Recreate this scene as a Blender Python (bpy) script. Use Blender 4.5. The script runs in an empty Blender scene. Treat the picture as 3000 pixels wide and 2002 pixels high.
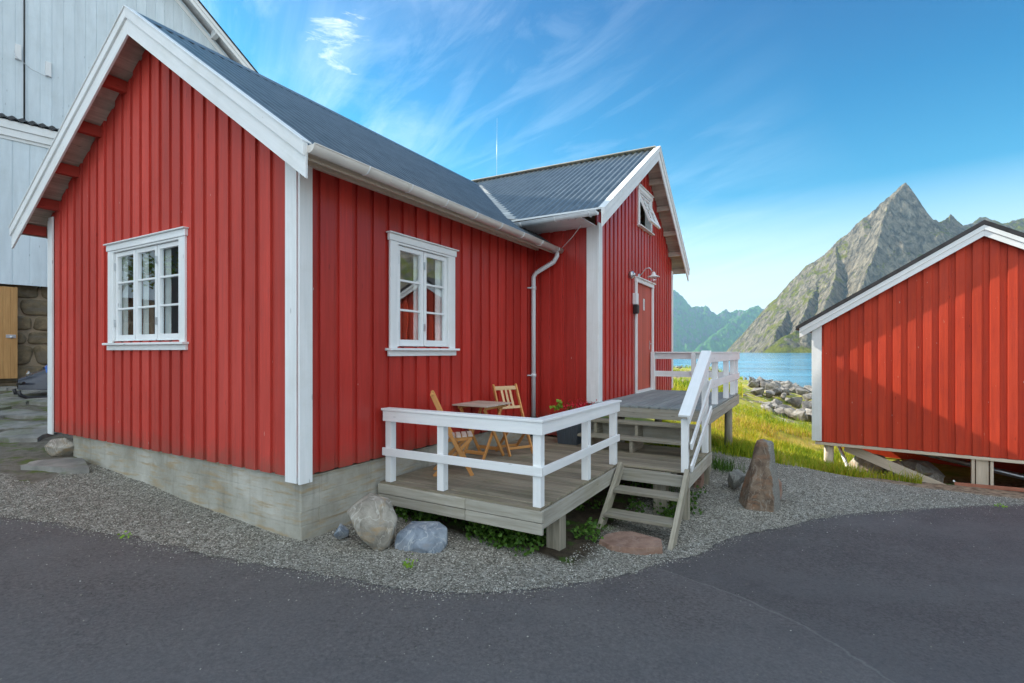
import bpy, bmesh, math, random
import numpy as np
from mathutils import Vector, Matrix, noise
R = math.radians
random.seed(7); rng = np.random.default_rng(7)
scene = bpy.context.scene
EYE = 1.81                                  # height of the camera above the cabin's corner; all z below are measured from eye level
# ------------------------------------------------------------------ camera, sky, sun, exposure
cam_d = bpy.data.cameras.new('camera'); cam = bpy.data.objects.new('camera', cam_d); scene.collection.objects.link(cam)
cam.location = (0, 0, EYE); cam.rotation_euler = (R(90), 0, 0)
cam_d.sensor_width = 36; cam_d.lens = 18.0; cam_d.shift_y = 0.01
cam_d.clip_start = 0.05; cam_d.clip_end = 30000
scene.camera = cam
scene.view_settings.view_transform = 'Standard'; scene.view_settings.look = 'None'
scene.view_settings.exposure = 1.12; scene.view_settings.gamma = 1
SUN_AZ = R(-27.5); SUN_EL = R(36)
sun_dir = Vector((-math.cos(SUN_AZ) * math.cos(SUN_EL), -math.sin(SUN_AZ) * math.cos(SUN_EL), math.sin(SUN_EL)))
sl = bpy.data.lights.new('sun', 'SUN'); sl.energy = 5.0; sl.angle = R(0.5); sl.color = (1, 0.9, 0.76)
so = bpy.data.objects.new('sun', sl); scene.collection.objects.link(so)
so.rotation_euler = sun_dir.to_track_quat('Z', 'Y').to_euler()

class NT:
    """tiny helper round a node tree"""
    def __init__(s, tree): s.t = tree; s.n = tree.nodes; s.l = tree.links
    def new(s, typ, ins=None, **kw):
        nd = s.n.new(typ)
        for k, v in kw.items(): setattr(nd, k, v)
        for k, v in (ins or {}).items():
            sock = nd.inputs[k]
            if isinstance(v, bpy.types.NodeSocket): s.l.new(v, sock)
            else: sock.default_value = v
        return nd
    def math(s, op, a, b=0.0, c=0.0, clamp=False):
        nd = s.new('ShaderNodeMath', {0: a, 1: b, 2: c}, operation=op); nd.use_clamp = clamp; return nd.outputs[0]
    def mix(s, f, a, b, blend='MIX'):
        nd = s.new('ShaderNodeMix', data_type='RGBA', blend_type=blend)
        for i, v in ((0, f), (6, a), (7, b)):
            if isinstance(v, bpy.types.NodeSocket): s.l.new(v, nd.inputs[i])
            else: nd.inputs[i].default_value = v if i == 0 else (*v[:3], 1)
        return nd.outputs[2]
    def ramp(s, f, pts, interp='LINEAR'):
        nd = s.new('ShaderNodeValToRGB', {0: f}); cr = nd.color_ramp; cr.interpolation = interp
        while len(cr.elements) < len(pts): cr.elements.new(0.5)
        for e, (p, c) in zip(cr.elements, pts):
            e.position = p; e.color = (c, c, c, 1) if isinstance(c, (int, float)) else (*c, 1)
        return nd.outputs[0]
    def maprange(s, v, a, b, c=0.0, d=1.0):
        return s.new('ShaderNodeMapRange', {0: v, 1: a, 2: b, 3: c, 4: d}).outputs[0]
    def noise(s, vec, scale, detail=4, rough=0.55, dist=0.0):
        return s.new('ShaderNodeTexNoise', {'Vector': vec, 'Scale': scale, 'Detail': detail, 'Roughness': rough, 'Distortion': dist}).outputs[0]
    def vmap(s, vec, scale=(1, 1, 1), loc=(0, 0, 0), rot=(0, 0, 0)):
        return s.new('ShaderNodeMapping', {'Vector': vec, 'Scale': scale, 'Location': loc, 'Rotation': rot}).outputs[0]

world = bpy.data.worlds.new('World'); scene.world = world; world.use_nodes = True
w = NT(world.node_tree); w.n.clear()
sky = w.new('ShaderNodeTexSky', sky_type='NISHITA', sun_disc=False, sun_elevation=SUN_EL, altitude=0, air_density=1.0, dust_density=0.6, ozone_density=2.2)
# Nishita: rotation 0 puts the sun at +Y, positive turns it clockwise seen from above
sky.sun_rotation = math.atan2(sun_dir.x, sun_dir.y)
tc = w.new('ShaderNodeTexCoord').outputs['Generated']
sep = w.new('ShaderNodeSeparateXYZ', {0: tc})
zc = w.math('ADD', w.math('MAXIMUM', sep.outputs[2], 0.0), 0.12)
px_ = w.math('DIVIDE', sep.outputs[0], zc); py_ = w.math('DIVIDE', sep.outputs[1], zc)
pv = w.new('ShaderNodeCombineXYZ', {0: px_, 1: py_, 2: 0.0}).outputs[0]
wisp = w.noise(w.vmap(w.vmap(pv, rot=(0, 0, R(62))), (0.40, 1.7, 1), (2.4, 1.3, 0)), 1.35, 9, 0.60, 1.0)
veil = w.noise(w.vmap(pv, (0.5, 0.8, 1), (3.1, 0.2, 0)), 0.9, 3, 0.5, 0.4)
wisp2 = w.noise(w.vmap(w.vmap(pv, rot=(0, 0, R(48))), (0.9, 2.6, 1), (5.2, 3.3, 0)), 1.6, 9, 0.62, 1.4)
cl = w.math('ADD', w.math('MULTIPLY', w.maprange(wisp, 0.42, 0.72), w.maprange(veil, 0.34, 0.56)), w.math('MULTIPLY', w.maprange(wisp2, .50, .78), .45), clamp=True)
# a little torn cloud high over the long roof
cd = Vector((-0.335, 1.0, 0.615)).normalized()
dist = w.new('ShaderNodeVectorMath', {0: tc, 1: cd}, operation='DISTANCE').outputs['Value']
puff = w.noise(w.vmap(tc, (5, 5, 26), (0, 0, 0), (0, R(-20), 0)), 2.4, 8, 0.66, 0.9)
pf = w.math('MULTIPLY', w.maprange(dist, 0.07, 0.0), 1.0)
pf = w.maprange(w.math('ADD', puff, w.math('MULTIPLY', pf, 0.22)), 0.64, 1.0)
pf = w.math('MULTIPLY', pf, w.maprange(dist, 0.09, 0.05))
hs = w.new('ShaderNodeHueSaturation', {'Hue': 0.487, 'Saturation': 1.28, 'Value': 1.0, 'Fac': 1.0, 'Color': sky.outputs[0]}).outputs[0]
tint = w.ramp(sep.outputs[2], [(0, (1.10, 1.08, 1.0)), (.08, (.95, 1.08, 1.0)), (.22, (.40, .98, .98)), (.40, (.02, .68, .84)), (.55, (.0, .47, .70)), (1, (.0, .6, .8))])
hs = w.mix(1.0, hs, tint, 'MULTIPLY')
hs = w.mix(w.maprange(sep.outputs[2], .27, .02, 0, .90), hs, (8.0, 8.2, 8.2))
clr = w.maprange(w.math('ADD', sep.outputs[0], w.math('MULTIPLY', sep.outputs[2], .6)), .72, .30)
cl = w.math('MULTIPLY', cl, clr)
cloudy = w.mix(w.math('MULTIPLY', cl, 0.32), hs, (7.6, 8.4, 9.2))
cloudy = w.mix(w.math('MULTIPLY', pf, 0.75), cloudy, (10.5, 10.3, 10.0))
# fill cloud added to the unseen sky behind the camera to brighten shaded walls
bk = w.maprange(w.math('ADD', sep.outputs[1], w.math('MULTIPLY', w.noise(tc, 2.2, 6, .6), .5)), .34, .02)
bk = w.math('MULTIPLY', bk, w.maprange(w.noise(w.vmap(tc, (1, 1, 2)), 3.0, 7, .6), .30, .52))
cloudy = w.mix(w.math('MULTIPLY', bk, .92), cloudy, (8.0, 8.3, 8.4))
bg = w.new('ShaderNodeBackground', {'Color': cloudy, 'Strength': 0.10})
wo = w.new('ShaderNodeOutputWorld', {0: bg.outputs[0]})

# ------------------------------------------------------------------ frames, builder, tagging
FR = {'world': ((0, 0), 0.0),
      'house': ((-1.99, 4.82), math.atan2(.864, .504)),     # x along the long wall (away), y along the gable (left)
      'shed': ((5.63 * 1.24, 9.5 * 1.24), math.atan2(-.613, .79)),        # x along the gable (right), y away; its units are 1.24 m
      'hall': ((-12.5, 12.5), math.atan2(.755, .656))}      # x along the white wall (right, away), y behind it
ORG = {}; SHS = 1.24
def fw(frame, p):
    if frame == 'shed': p = Vector(p) * SHS
    (ox, oy), a = FR[frame]; c, s = math.cos(a), math.sin(a)
    return Vector((ox + p[0] * c - p[1] * s, oy + p[0] * s + p[1] * c, p[2] + EYE))
def tag(o, label=None, cat=None, group=None, kind=None):
    if label: o['label'] = label
    if cat: o['category'] = cat
    if group: o['group'] = group
    if kind: o['kind'] = kind
    return o
def thing(name, label, cat, frame='world', org=(0, 0, 0), group=None):
    o = bpy.data.objects.new(name, None); scene.collection.objects.link(o); o.empty_display_size = 0.2
    o.location = fw(frame, org); o.rotation_euler = (0, 0, FR[frame][1]); ORG[o.name] = Vector(org)
    if frame == 'shed': o.scale = (SHS,) * 3
    return tag(o, label, cat, group)
def copy_tree(o, parent=None):
    c = o.copy(); scene.collection.objects.link(c); c.parent = parent
    for ch in [x for x in o.children]: copy_tree(ch, c)
    return c

class MB:
    def __init__(s): s.v = []; s.f = []; s.uv = []; s.r = []; s.sm = []
    def _add(s, vs, fs, L=None, r=None, smooth=False):
        b = len(s.v); s.v += [Vector(p) for p in vs]
        r = random.random() if r is None else r
        off = (r * 37.0, r * 11.0)
        for f in fs:
            s.f.append([b + i for i in f]); s.r.append(r); s.sm.append(smooth)
            P = [Vector(vs[i]) for i in f]
            if L is None: s.uv.append([(p.x + off[0], p.z + p.y + off[1]) for p in P]); continue
            n = (P[1] - P[0]).cross(P[2] - P[1])
            t = n.cross(L)
            if t.length < 1e-9 or abs(n.normalized().dot(L)) > 0.9:
                t = L.orthogonal().normalized(); l2 = L.cross(t)
                s.uv.append([(p.dot(l2) * 0.3 + off[0], p.dot(t) + off[1]) for p in P])
            else:
                t.normalize(); s.uv.append([(p.dot(L) + off[0], p.dot(t) + off[1]) for p in P])
    def hexa(s, p, L=None, r=None):
        if L is None:
            es = [Vector(p[b]) - Vector(p[a]) for a, b in ((0, 1), (1, 2), (0, 4))]
            L = max(es, key=lambda e: e.length).normalized()
        s._add(p, [(0, 3, 2, 1), (4, 5, 6, 7), (0, 1, 5, 4), (1, 2, 6, 5), (2, 3, 7, 6), (3, 0, 4, 7)], L, r)
    def box(s, x0, x1, y0, y1, z0, z1, r=None, L=None):
        s.hexa([(x0, y0, z0), (x1, y0, z0), (x1, y1, z0), (x0, y1, z0), (x0, y0, z1), (x1, y0, z1), (x1, y1, z1), (x0, y1, z1)], L, r)
    def beam(s, p, q, wd, ht, up=(0, 0, 1), r=None):
        p = Vector(p); q = Vector(q); d = (q - p).normalized(); up = Vector(up)
        sd = d.cross(up).normalized(); uu = sd.cross(d).normalized()
        a = sd * wd / 2; b = uu * ht / 2
        s.hexa([p - a - b, p + a - b, p + a + b, p - a + b, q - a - b, q + a - b, q + a + b, q - a + b], d, r)
    def prism(s, poly, d, L=None, r=None):
        n = len(poly); d = Vector(d); a = [Vector(p) for p in poly]; b = [p + d for p in a]
        fs = [tuple(range(n))[::-1], tuple(range(n, 2 * n))] + [(i, (i + 1) % n, n + (i + 1) % n, n + i) for i in range(n)]
        s._add(a + b, fs, L or (a[1] - a[0]).normalized(), r)
    def tube(s, pts, rad, n=10, r=None, cap=True):
        pts = [Vector(p) for p in pts]; m = len(pts); vs = []; rads = rad if isinstance(rad, (list, tuple)) else [rad] * m
        t0 = (pts[1] - pts[0]).normalized(); nn = t0.orthogonal().normalized()
        for i, p in enumerate(pts):
            t = ((pts[min(i + 1, m - 1)] - pts[max(i - 1, 0)])).normalized()
            nn = (nn - t * nn.dot(t)).normalized(); bb = t.cross(nn)
            for k in range(n):
                a = 2 * math.pi * k / n; vs.append(p + (nn * math.cos(a) + bb * math.sin(a)) * rads[i])
        fs = [(i * n + k, i * n + (k + 1) % n, (i + 1) * n + (k + 1) % n, (i + 1) * n + k) for i in range(m - 1) for k in range(n)]
        s._add(vs, fs, (pts[-1] - pts[0]).normalized() if (pts[-1] - pts[0]).length > 1e-6 else t0, r, True)
        if cap: 
            k0 = len(s.v) - len(vs)
            for rr in (0, m - 1):
                s.f.append([k0 + rr * n + k for k in range(n)]); s.r.append(0.5); s.sm.append(False); s.uv.append([(0, 0)] * n)
    def lathe(s, c, prof, n=20, axis=(0, 0, 1), r=None):
        ax = Vector(axis).normalized(); a = ax.orthogonal().normalized(); b = ax.cross(a); c = Vector(c); vs = []
        for rr, z in prof:
            for k in range(n):
                t = 2 * math.pi * k / n; vs.append(c + ax * z + (a * math.cos(t) + b * math.sin(t)) * max(rr, 1e-4))
        m = len(prof)
        s._add(vs, [(i * n + k, i * n + (k + 1) % n, (i + 1) * n + (k + 1) % n, (i + 1) * n + k) for i in range(m - 1) for k in range(n)], ax, r, True)
    def grid(s, fn, nu, nv, smooth=True, r=0.5, L=None):
        vs = [fn(i / nu, j / nv) for i in range(nu + 1) for j in range(nv + 1)]
        s._add(vs, [(i * (nv + 1) + j, (i + 1) * (nv + 1) + j, (i + 1) * (nv + 1) + j + 1, i * (nv + 1) + j + 1) for i in range(nu) for j in range(nv)], L, r, smooth)
    def build(s, name, mat, parent=None, frame='world', org=(0, 0, 0), bevel=0.0, recalc=True, smooth_angle=None):
        og = ORG[parent.name] if parent else Vector(org)
        me = bpy.data.meshes.new(name)
        me.from_pydata([tuple(p - og) for p in s.v], [], s.f)
        uvl = me.uv_layers.new(name='grain'); uvl.data.foreach_set('uv', [c for f in s.uv for p in f for c in p])
        at = me.attributes.new('rnd', 'FLOAT', 'FACE'); at.data.foreach_set('value', s.r)
        me.polygons.foreach_set('use_smooth', s.sm)
        if recalc:
            bm = bmesh.new(); bm.from_mesh(me); bmesh.ops.recalc_face_normals(bm, faces=bm.faces); bm.to_mesh(me); bm.free()
        me.materials.append(mat)
        o = bpy.data.objects.new(name, me); scene.collection.objects.link(o); ORG[o.name] = og
        if parent: o.parent = parent
        else: o.location = fw(frame, org); o.rotation_euler = (0, 0, FR[frame][1])
        if bevel:
            md = o.modifiers.new('bevel', 'BEVEL'); md.width = bevel; md.segments = 2; md.limit_method = 'ANGLE'; md.angle_limit = R(50)
        return o

# ------------------------------------------------------------------ materials
def mat_new(name):
    m = bpy.data.materials.new(name); m.use_nodes = True; t = NT(m.node_tree); t.n.clear()
    out = t.new('ShaderNodeOutputMaterial'); p = t.new('ShaderNodeBsdfPrincipled'); t.l.new(p.outputs[0], out.inputs[0])
    return m, t, p, out
def setp(t, p, **kw):
    for k, v in kw.items():
        k = {'base': 'Base Color', 'rough': 'Roughness', 'metal': 'Metallic', 'spec': 'Specular IOR Level', 'normal': 'Normal', 'coat': 'Coat Weight', 'sub': 'Subsurface Weight'}[k]
        if isinstance(v, bpy.types.NodeSocket): t.l.new(v, p.inputs[k])
        else: p.inputs[k].default_value = (*v, 1) if isinstance(v, tuple) else v
def bump(t, h, strength=0.3, dist=0.01):
    return t.new('ShaderNodeBump', {'Height': h, 'Strength': strength, 'Distance': dist}).outputs[0]
def uvn(t): return t.new('ShaderNodeUVMap', uv_map='grain').outputs[0]
def rnd(t): return t.new('ShaderNodeAttribute', attribute_name='rnd').outputs['Fac']
def obj(t): return t.new('ShaderNodeTexCoord').outputs['Object']

def wood(name, c1, c2, rough=0.6, var=0.25, wear=None, wear_amt=0.0, grain=0.35, spec=0.4, dirt=None, dirt_amt=0.0, gs=26.0, bs=0.5, chips=0.0, splash=0):
    m, t, p, out = mat_new(name)
    uv = uvn(t); g = t.noise(t.vmap(uv, (1.6, gs, 1)), 1.0, 5, 0.6, 0.35)
    g2 = t.noise(t.vmap(uv, (0.5, 3.0, 1)), 1.3, 3, 0.5)
    col = t.mix(t.maprange(g, 0.3, 0.72), c1, c2)
    v = t.math('ADD', t.math('MULTIPLY', rnd(t), var), t.math('MULTIPLY', g2, 0.35)); v = t.math('ADD', v, 0.82 - var / 2)
    vv = t.new('ShaderNodeCombineColor', {0: v, 1: v, 2: v}).outputs[0]
    col = t.mix(1.0, col, vv, 'MULTIPLY')
    # knots
    kn = t.new('ShaderNodeTexVoronoi', {'Vector': t.vmap(uv, (2.2, 9, 1)), 'Scale': 1.0}).outputs['Distance']
    kf = t.maprange(kn, 0.05, 0.085, 1.0, 0.0)
    col = t.mix(t.math('MULTIPLY', kf, 0.62), col, tuple(x * 0.45 for x in c1))
    if dirt:
        d = t.noise(obj(t), 2.3, 6, 0.65); col = t.mix(t.math('MULTIPLY', t.maprange(d, 0.5, 0.75), dirt_amt), col, dirt)
    if chips:
        vn = t.new('ShaderNodeTexVoronoi', {'Vector': t.vmap(uv, (3.2, 12, 1)), 'Scale': 1.0}); sc_ = t.new('ShaderNodeSeparateColor', {0: vn.outputs['Color']})
        jag = t.math('MULTIPLY', t.math('SUBTRACT', t.noise(t.vmap(uv, (20, 60, 1)), 1.0, 3, .6), .5), .10)
        cf = t.math('MULTIPLY', t.math('LESS_THAN', t.math('ADD', vn.outputs['Distance'], jag), .055), t.math('GREATER_THAN', sc_.outputs[0], 1 - chips)); col = t.mix(t.math('MULTIPLY', cf, .8), col, (.62, .48, .42))
        fd = t.noise(t.vmap(obj(t), (1.2, 1.2, .5)), 1.1, 5, .6); col = t.mix(t.math('MULTIPLY', t.maprange(fd, .45, .75), .30), col, tuple(min(1, x * 1.25 + .03) for x in c2))
        st_ = t.noise(t.vmap(uv, (.35, 14, 1)), 1.6, 4, .6); col = t.mix(t.math('MULTIPLY', t.maprange(st_, .55, .8), .5), col, tuple(x * .55 for x in c1))
    if splash:
        oz = t.new('ShaderNodeSeparateXYZ', {0: obj(t)}).outputs[2]; sp_ = t.math('ADD', oz, t.math('MULTIPLY', t.noise(obj(t), 7, 5, .7), .5)); col = t.mix(t.maprange(sp_, .62 + .48, .62 + .22, 0, .5), col, (.17, .085, .06))
    if wear:
        wn = t.noise(t.vmap(uv, (9, 60, 1)), 1.0, 3, 0.6); wm = t.noise(obj(t), 3.0, 2, 0.5)
        f = t.math('MULTIPLY', t.maprange(wn, 0.76 - wear_amt, 0.78 - wear_amt), t.maprange(wm, 0.45, 0.55))
        col = t.mix(f, col, wear)
    setp(t, p, base=col, rough=t.maprange(g, 0.2, 0.8, rough - 0.08, rough + 0.12), spec=spec, normal=bump(t, g, grain, 0.004 * bs * 2))
    return m
M = {}
M['red_matt'] = wood('red_paint_matt', (.46, .045, .031), (.60, .066, .045), 0.62, 0.34, (.7, .45, .4), 0.03, 0.45, 0.35, (.36, .05, .035), .35, chips=.12, splash=1)
M['red_gloss'] = wood('red_paint_gloss', (.38, .023, .016), (.51, .036, .025), 0.34, 0.30, (.7, .45, .4), 0.0, 0.3, 0.5, (.34, .03, .02), .3, chips=.06, splash=1)
M['red_sun'] = wood('red_paint_weathered', (.44, .038, .014), (.56, .055, .018), 0.6, 0.2, (.75, .5, .35), 0.045, 0.55, 0.3, (.33, .03, .02), .4, chips=.16)
M['red_dark'] = wood('red_beam_paint', (.36, .04, .025), (.42, .05, .03), 0.6, 0.1)
M['white'] = wood('white_paint', (.78, .81, .81), (.87, .89, .89), 0.5, 0.06, (.40, .37, .31), 0.02, 0.35, 0.4, (.60, .61, .54), .35)
M['white_clean'] = wood('white_gloss_paint', (.80, .83, .84), (.88, .90, .90), 0.40, 0.06, (.50, .47, .40), .01, 0.2, 0.45, (.66, .68, .62), .3)
M['cream'] = wood('eave_paint', (.62, .56, .44), (.72, .66, .54), 0.6, 0.12, None, 0, 0.25, 0.3, (.4, .36, .28), .4)
M['grey_wood'] = wood('weathered_wood', (.21, .19, .145), (.39, .36, .29), 0.8, 0.30, None, 0, 0.7, 0.2, (.16, .17, .09), .55, 34)
M['deck_wood'] = wood('deck_planks', (.18, .155, .110), (.34, .30, .225), 0.75, 0.40, (.42, .42, .38), 0.02, 0.8, 0.25, (.13, .14, .07), .6, 40)
M['porch_wood'] = wood('porch_planks', (.20, .23, .23), (.34, .38, .38), 0.7, 0.25, None, 0, 0.5, 0.3, (.2, .22, .2), .4, 30)
M['fascia_wood'] = wood('fascia_boards', (.29, .275, .225), (.48, .46, .40), 0.75, 0.22, None, 0, 0.6, 0.25, (.30, .27, .17), .5, 26)
M['pale_wood'] = wood('fresh_wood', (.50, .42, .32), (.66, .56, .44), 0.7, 0.15, None, 0, 0.5, 0.25)
M['teak'] = wood('oiled_wood', (.50, .22, .06), (.66, .33, .11), 0.5, 0.28, None, 0, 0.3, 0.4)
M['teak_top'] = wood('oiled_wood_sky_sheen', (.46, .36, .28), (.66, .57, .49), 0.45, 0.3, None, 0, 0.3, 0.5)  # paler than the legs: sky reflection on the tops mixed into the colour
M['door_wood'] = wood('yellow_wood', (.42, .22, .08), (.58, .33, .13), 0.6, 0.25, None, 0, 0.4, 0.3)
M['soffit'] = wood('soffit_boards', (.42, .37, .30), (.64, .58, .49), 0.8, 0.25, None, 0, 0.6, 0.2, (.2, .18, .13), .5)
M['panel_blue'] = wood('pale_cladding', (.61, .70, .75), (.68, .77, .82), 0.5, 0.06, None, 0, 0.12, 0.4, (.52, .60, .62), .4, 14)
M['red_door'] = wood('red_door_paint', (.44, .08, .05), (.54, .11, .07), 0.5, 0.2, None, 0, 0.25, 0.45)

def plain(name, c, rough=0.5, metal=0.0, spec=0.5, nz=0.0, ns=6.0, bmp=0.0, bs=60.0):
    m, t, p, out = mat_new(name); base = c
    if nz:
        n = t.noise(obj(t), ns, 5, 0.6); base = t.mix(t.maprange(n, 0.3, 0.7), tuple(x * (1 - nz) for x in c), tuple(min(1, x * (1 + nz)) for x in c))
    kw = dict(base=base, rough=rough, metal=metal, spec=spec)
    if bmp: kw['normal'] = bump(t, t.noise(obj(t), bs, 4, 0.6), bmp, 0.003)
    setp(t, p, **kw); return m
M['gutter'] = plain('gutter_steel_paint', (.66, .63, .58), 0.35, 0, .5, .10, 3.0)
M['pipe'] = plain('downpipe_paint', (.66, .70, .73), 0.35, 0, .5, .06)
M['steel'] = plain('galvanised_steel', (.55, .58, .6), 0.35, 0.9, .5, .15, 20)
M['black'] = plain('black_plastic', (.02, .02, .022), 0.4)
M['white_plastic'] = plain('white_plastic', (.75, .77, .78), 0.35)
M['black_roof'] = plain('black_roof_felt', (.035, .035, .038), 0.75, 0, .3, .4, 8, .3)
M['curtain'] = plain('curtain_cloth', (.88, .90, .92), 0.9, 0, .1, .1, 10)
M['inside'] = plain('room_wall', (.32, .31, .29), 0.9, 0, .1)
M['copper'] = plain('brown_trim', (.45, .17, .10), 0.6, 0, .4, .2)
M['lead'] = plain('valley_flashing', (.50, .50, .47), 0.6, 0.2, .4, .35, 7, .2)

def roof_mat(name, c1, c2, rough):
    m, t, p, out = mat_new(name)
    n = t.noise(obj(t), 3.0, 5, 0.6); n2 = t.noise(t.vmap(obj(t), (14, 1.5, 1.5)), 3.0, 4, 0.6)
    col = t.mix(t.maprange(t.math('ADD', t.math('MULTIPLY', n, .5), t.math('MULTIPLY', n2, .5)), 0.35, 0.65), c1, c2)
    setp(t, p, base=col, rough=rough, metal=0.15, spec=0.5); return m
M['roof_main'] = roof_mat('corrugated_steel_slate', (.060, .075, .088), (.13, .155, .175), 0.33)
M['roof_wing'] = roof_mat('corrugated_steel_dark', (.09, .115, .135), (.17, .205, .23), 0.33)
M['roof_rust'] = roof_mat('old_corrugated_iron', (.10, .05, .04), (.22, .17, .12), 0.7)

def concrete():
    m, t, p, out = mat_new('board_marked_concrete')
    o = obj(t); n = t.noise(o, 1.6, 6, 0.65); n2 = t.noise(t.vmap(o, (1.2, 1.2, 9)), 2.0, 5, 0.6); n3 = t.noise(o, 45, 3, 0.6)
    col = t.mix(t.maprange(n, .35, .68), (.30, .285, .23), (.54, .53, .47))
    col = t.mix(t.math('MULTIPLY', t.maprange(n2, .50, .72), .9), col, (.40, .29, .15))
    st = t.noise(t.vmap(o, (7, 7, .7)), 1.4, 4, .6); col = t.mix(t.math('MULTIPLY', t.maprange(st, .55, .78), .45), col, (.17, .16, .13))
    h = t.math('ADD', t.math('MULTIPLY', n3, .35), n2)
    setp(t, p, base=col, rough=.85, spec=.25, normal=bump(t, h, .6, .012)); return m
M['concrete'] = concrete()

def glass():
    m, t, p, out = mat_new('window_glass'); t.n.remove(p)
    fr = t.new('ShaderNodeFresnel', {'IOR': 1.55}).outputs[0]
    f = t.math('ADD', t.math('MULTIPLY', fr, 2.2), 0.14, clamp=True); f = t.math('MULTIPLY', f, t.math('SUBTRACT', 1.0, t.new('ShaderNodeNewGeometry').outputs['Backfacing']))
    wv = bump(t, t.noise(obj(t), 3.0, 1, .4), .05, .01)
    g = t.new('ShaderNodeBsdfGlossy', {'Color': (.95, .97, 1, 1), 'Roughness': .02, 'Normal': wv}); tr = t.new('ShaderNodeBsdfTransparent', {'Color': (.97, .99, .98, 1)})
    mx = t.new('ShaderNodeMixShader', {0: f, 1: tr.outputs[0], 2: g.outputs[0]}); t.l.new(mx.outputs[0], out.inputs[0]); return m
M['glass'] = glass()

def rock_mat(name, c1, c2, c3, sc=5.0, veins=0.0, vc=(.7, .68, .62), half=None):
    m, t, p, out = mat_new(name); o = obj(t)
    n = t.noise(o, sc, 8, .68, .4); n2 = t.noise(t.vmap(o, (1, 1, 2.5)), sc * .45, 5, .6, .8); n3 = t.noise(o, sc * 9, 4, .7)
    col = t.mix(t.maprange(n, .34, .66), c1, c2); col = t.mix(t.math('MULTIPLY', t.maprange(n2, .5, .66), .8), col, c3)
    if veins:
        vv = t.math('ABSOLUTE', t.math('SUBTRACT', t.noise(t.vmap(o, (1, 1.4, .5)), sc * .6, 3, .5, 1.2), .5)); col = t.mix(t.maprange(vv, .0, .018, veins, 0.), col, vc)
    if half:
        sx = t.new('ShaderNodeSeparateXYZ', {0: o}).outputs[0]; sx = t.math('ADD', sx, t.math('MULTIPLY', t.math('SUBTRACT', n, .5), .12)); col = t.mix(t.maprange(sx, half[0] - .01, half[0] + .01), col, t.mix(t.maprange(n3, .35, .65), half[1], half[2]))
    h = t.math('ADD', n, t.math('MULTIPLY', n3, .4))
    setp(t, p, base=col, rough=.82, spec=.3, normal=bump(t, h, .8, .02)); return m
M['rock_beige'] = rock_mat('pale_granite', (.20, .185, .155), (.44, .41, .355), (.42, .29, .15), 6, .45)
M['rock_blue'] = rock_mat('blue_grey_stone', (.13, .165, .21), (.32, .37, .43), (.24, .25, .27), 7, .45, (.6, .62, .62))
M['rock_red'] = rock_mat('red_sandstone', (.20, .115, .085), (.36, .235, .175), (.27, .19, .155), 7, .3, (.42, .32, .26))
M['rock_brown'] = rock_mat('rusty_brown_stone', (.09, .062, .045), (.24, .18, .13), (.26, .13, .07), 8, .35, (.42, .40, .34), half=(.05, (.12, .12, .11), (.30, .295, .27)))
M['rock_grey'] = rock_mat('lichen_grey_stone', (.12, .12, .11), (.27, .27, .25), (.2, .19, .14), 9, .5, (.40, .40, .36))
M['rock_shore'] = rock_mat('shore_rock', (.08, .08, .078), (.34, .33, .31), (.20, .16, .12), 2.2)
M['rock_wall'] = rock_mat('old_wall_stone', (.10, .08, .05), (.26, .20, .12), (.17, .15, .12), 4)
M['paving'] = rock_mat('slate_paving', (.17, .17, .16), (.34, .33, .30), (.12, .14, .05), 2.6)

# ------------------------------------------------------------------ terrain
CP = np.array([(-1.99, 4.82, -1.81), (-3.6, 5.94, -1.711), (-5.0, 6.6, -1.60), (-6.36, 7.37, -1.50), (-8, 8.5, -1.30), (-12.3, 12.4, -.92), (-10.5, 10.2, -1.08),
    (-9, 6.5, -1.42), (-5.1, 5.1, -1.66), (-10, 4, -1.55), (0, 0, -1.82), (-5, 0, -1.72), (4, 0, -1.95), (9, 2, -2.10), (7.1, 7.05, -2.15), (12, 6, -2.3),
    (1.5, 5.1, -2.02), (.3, 4.9, -1.93), (-.5, 4.2, -1.86), (.2, 3.9, -1.87), (3.18, 6.5, -1.99), (2.96, 7.84, -1.83), (1.0, 6.3, -1.95), (0, 7, -1.8), (-.6, 5.2, -1.88), (7.13, 11.65, -2.63), (9.19, 10.0, -2.67), (6.0, 10.0, -2.32), (8.0, 10.2, -2.62),
    (4.6, 9.6, -2.0), (4, 11, -1.9), (6.9, 13.2, -2.62), (9, 14.5, -2.95), (10.5, 12.3, -3.25), (12, 11.5, -3.1), (14, 21, -2.85), (10, 20, -2.45), (8.2, 16, -2.6), (11.6, 22, -2.75), (10.6, 18, -2.75), (13, 36, -1.25), (9.5, 25, -1.45), (11, 30, -1.35), (14.5, 32, -1.75),
    (17, 35, -2.25), (13.5, 24, -2.15), (17, 26, -2.75), (20, 32, -2.9), (24, 36, -3.15), (26, 40, -3.3), (16, 41, -2.7), (13, 46, -3.3), (20, 47, -3.5), (30, 50, -3.9), (8, 42, -1.3), (3, 38, -1.2), (3, 52, -3.6),
    (25, 25, -2.9), (35, 30, -3.2), (45, 45, -4), (0, 60, -5), (30, 65, -6), (60, 40, -5), (-30, 60, -3), (-60, 40, 2), (-30, 0, -1), (-40, -30, 0), (0, -30, -2), (40, -30, -1), (60, 0, -2), (80, 90, -9), (0, 100, -9), (-80, 100, -8),
    (-20, 20, -.6), (-4, 14, -1.2), (2, 16, -1.5), (4, 20, -1.3)], float)
def _K(r2): return np.sqrt(r2 + 0.35)
_d = ((CP[:, None, :2] - CP[None, :, :2]) ** 2).sum(-1); _n = len(CP)
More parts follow.
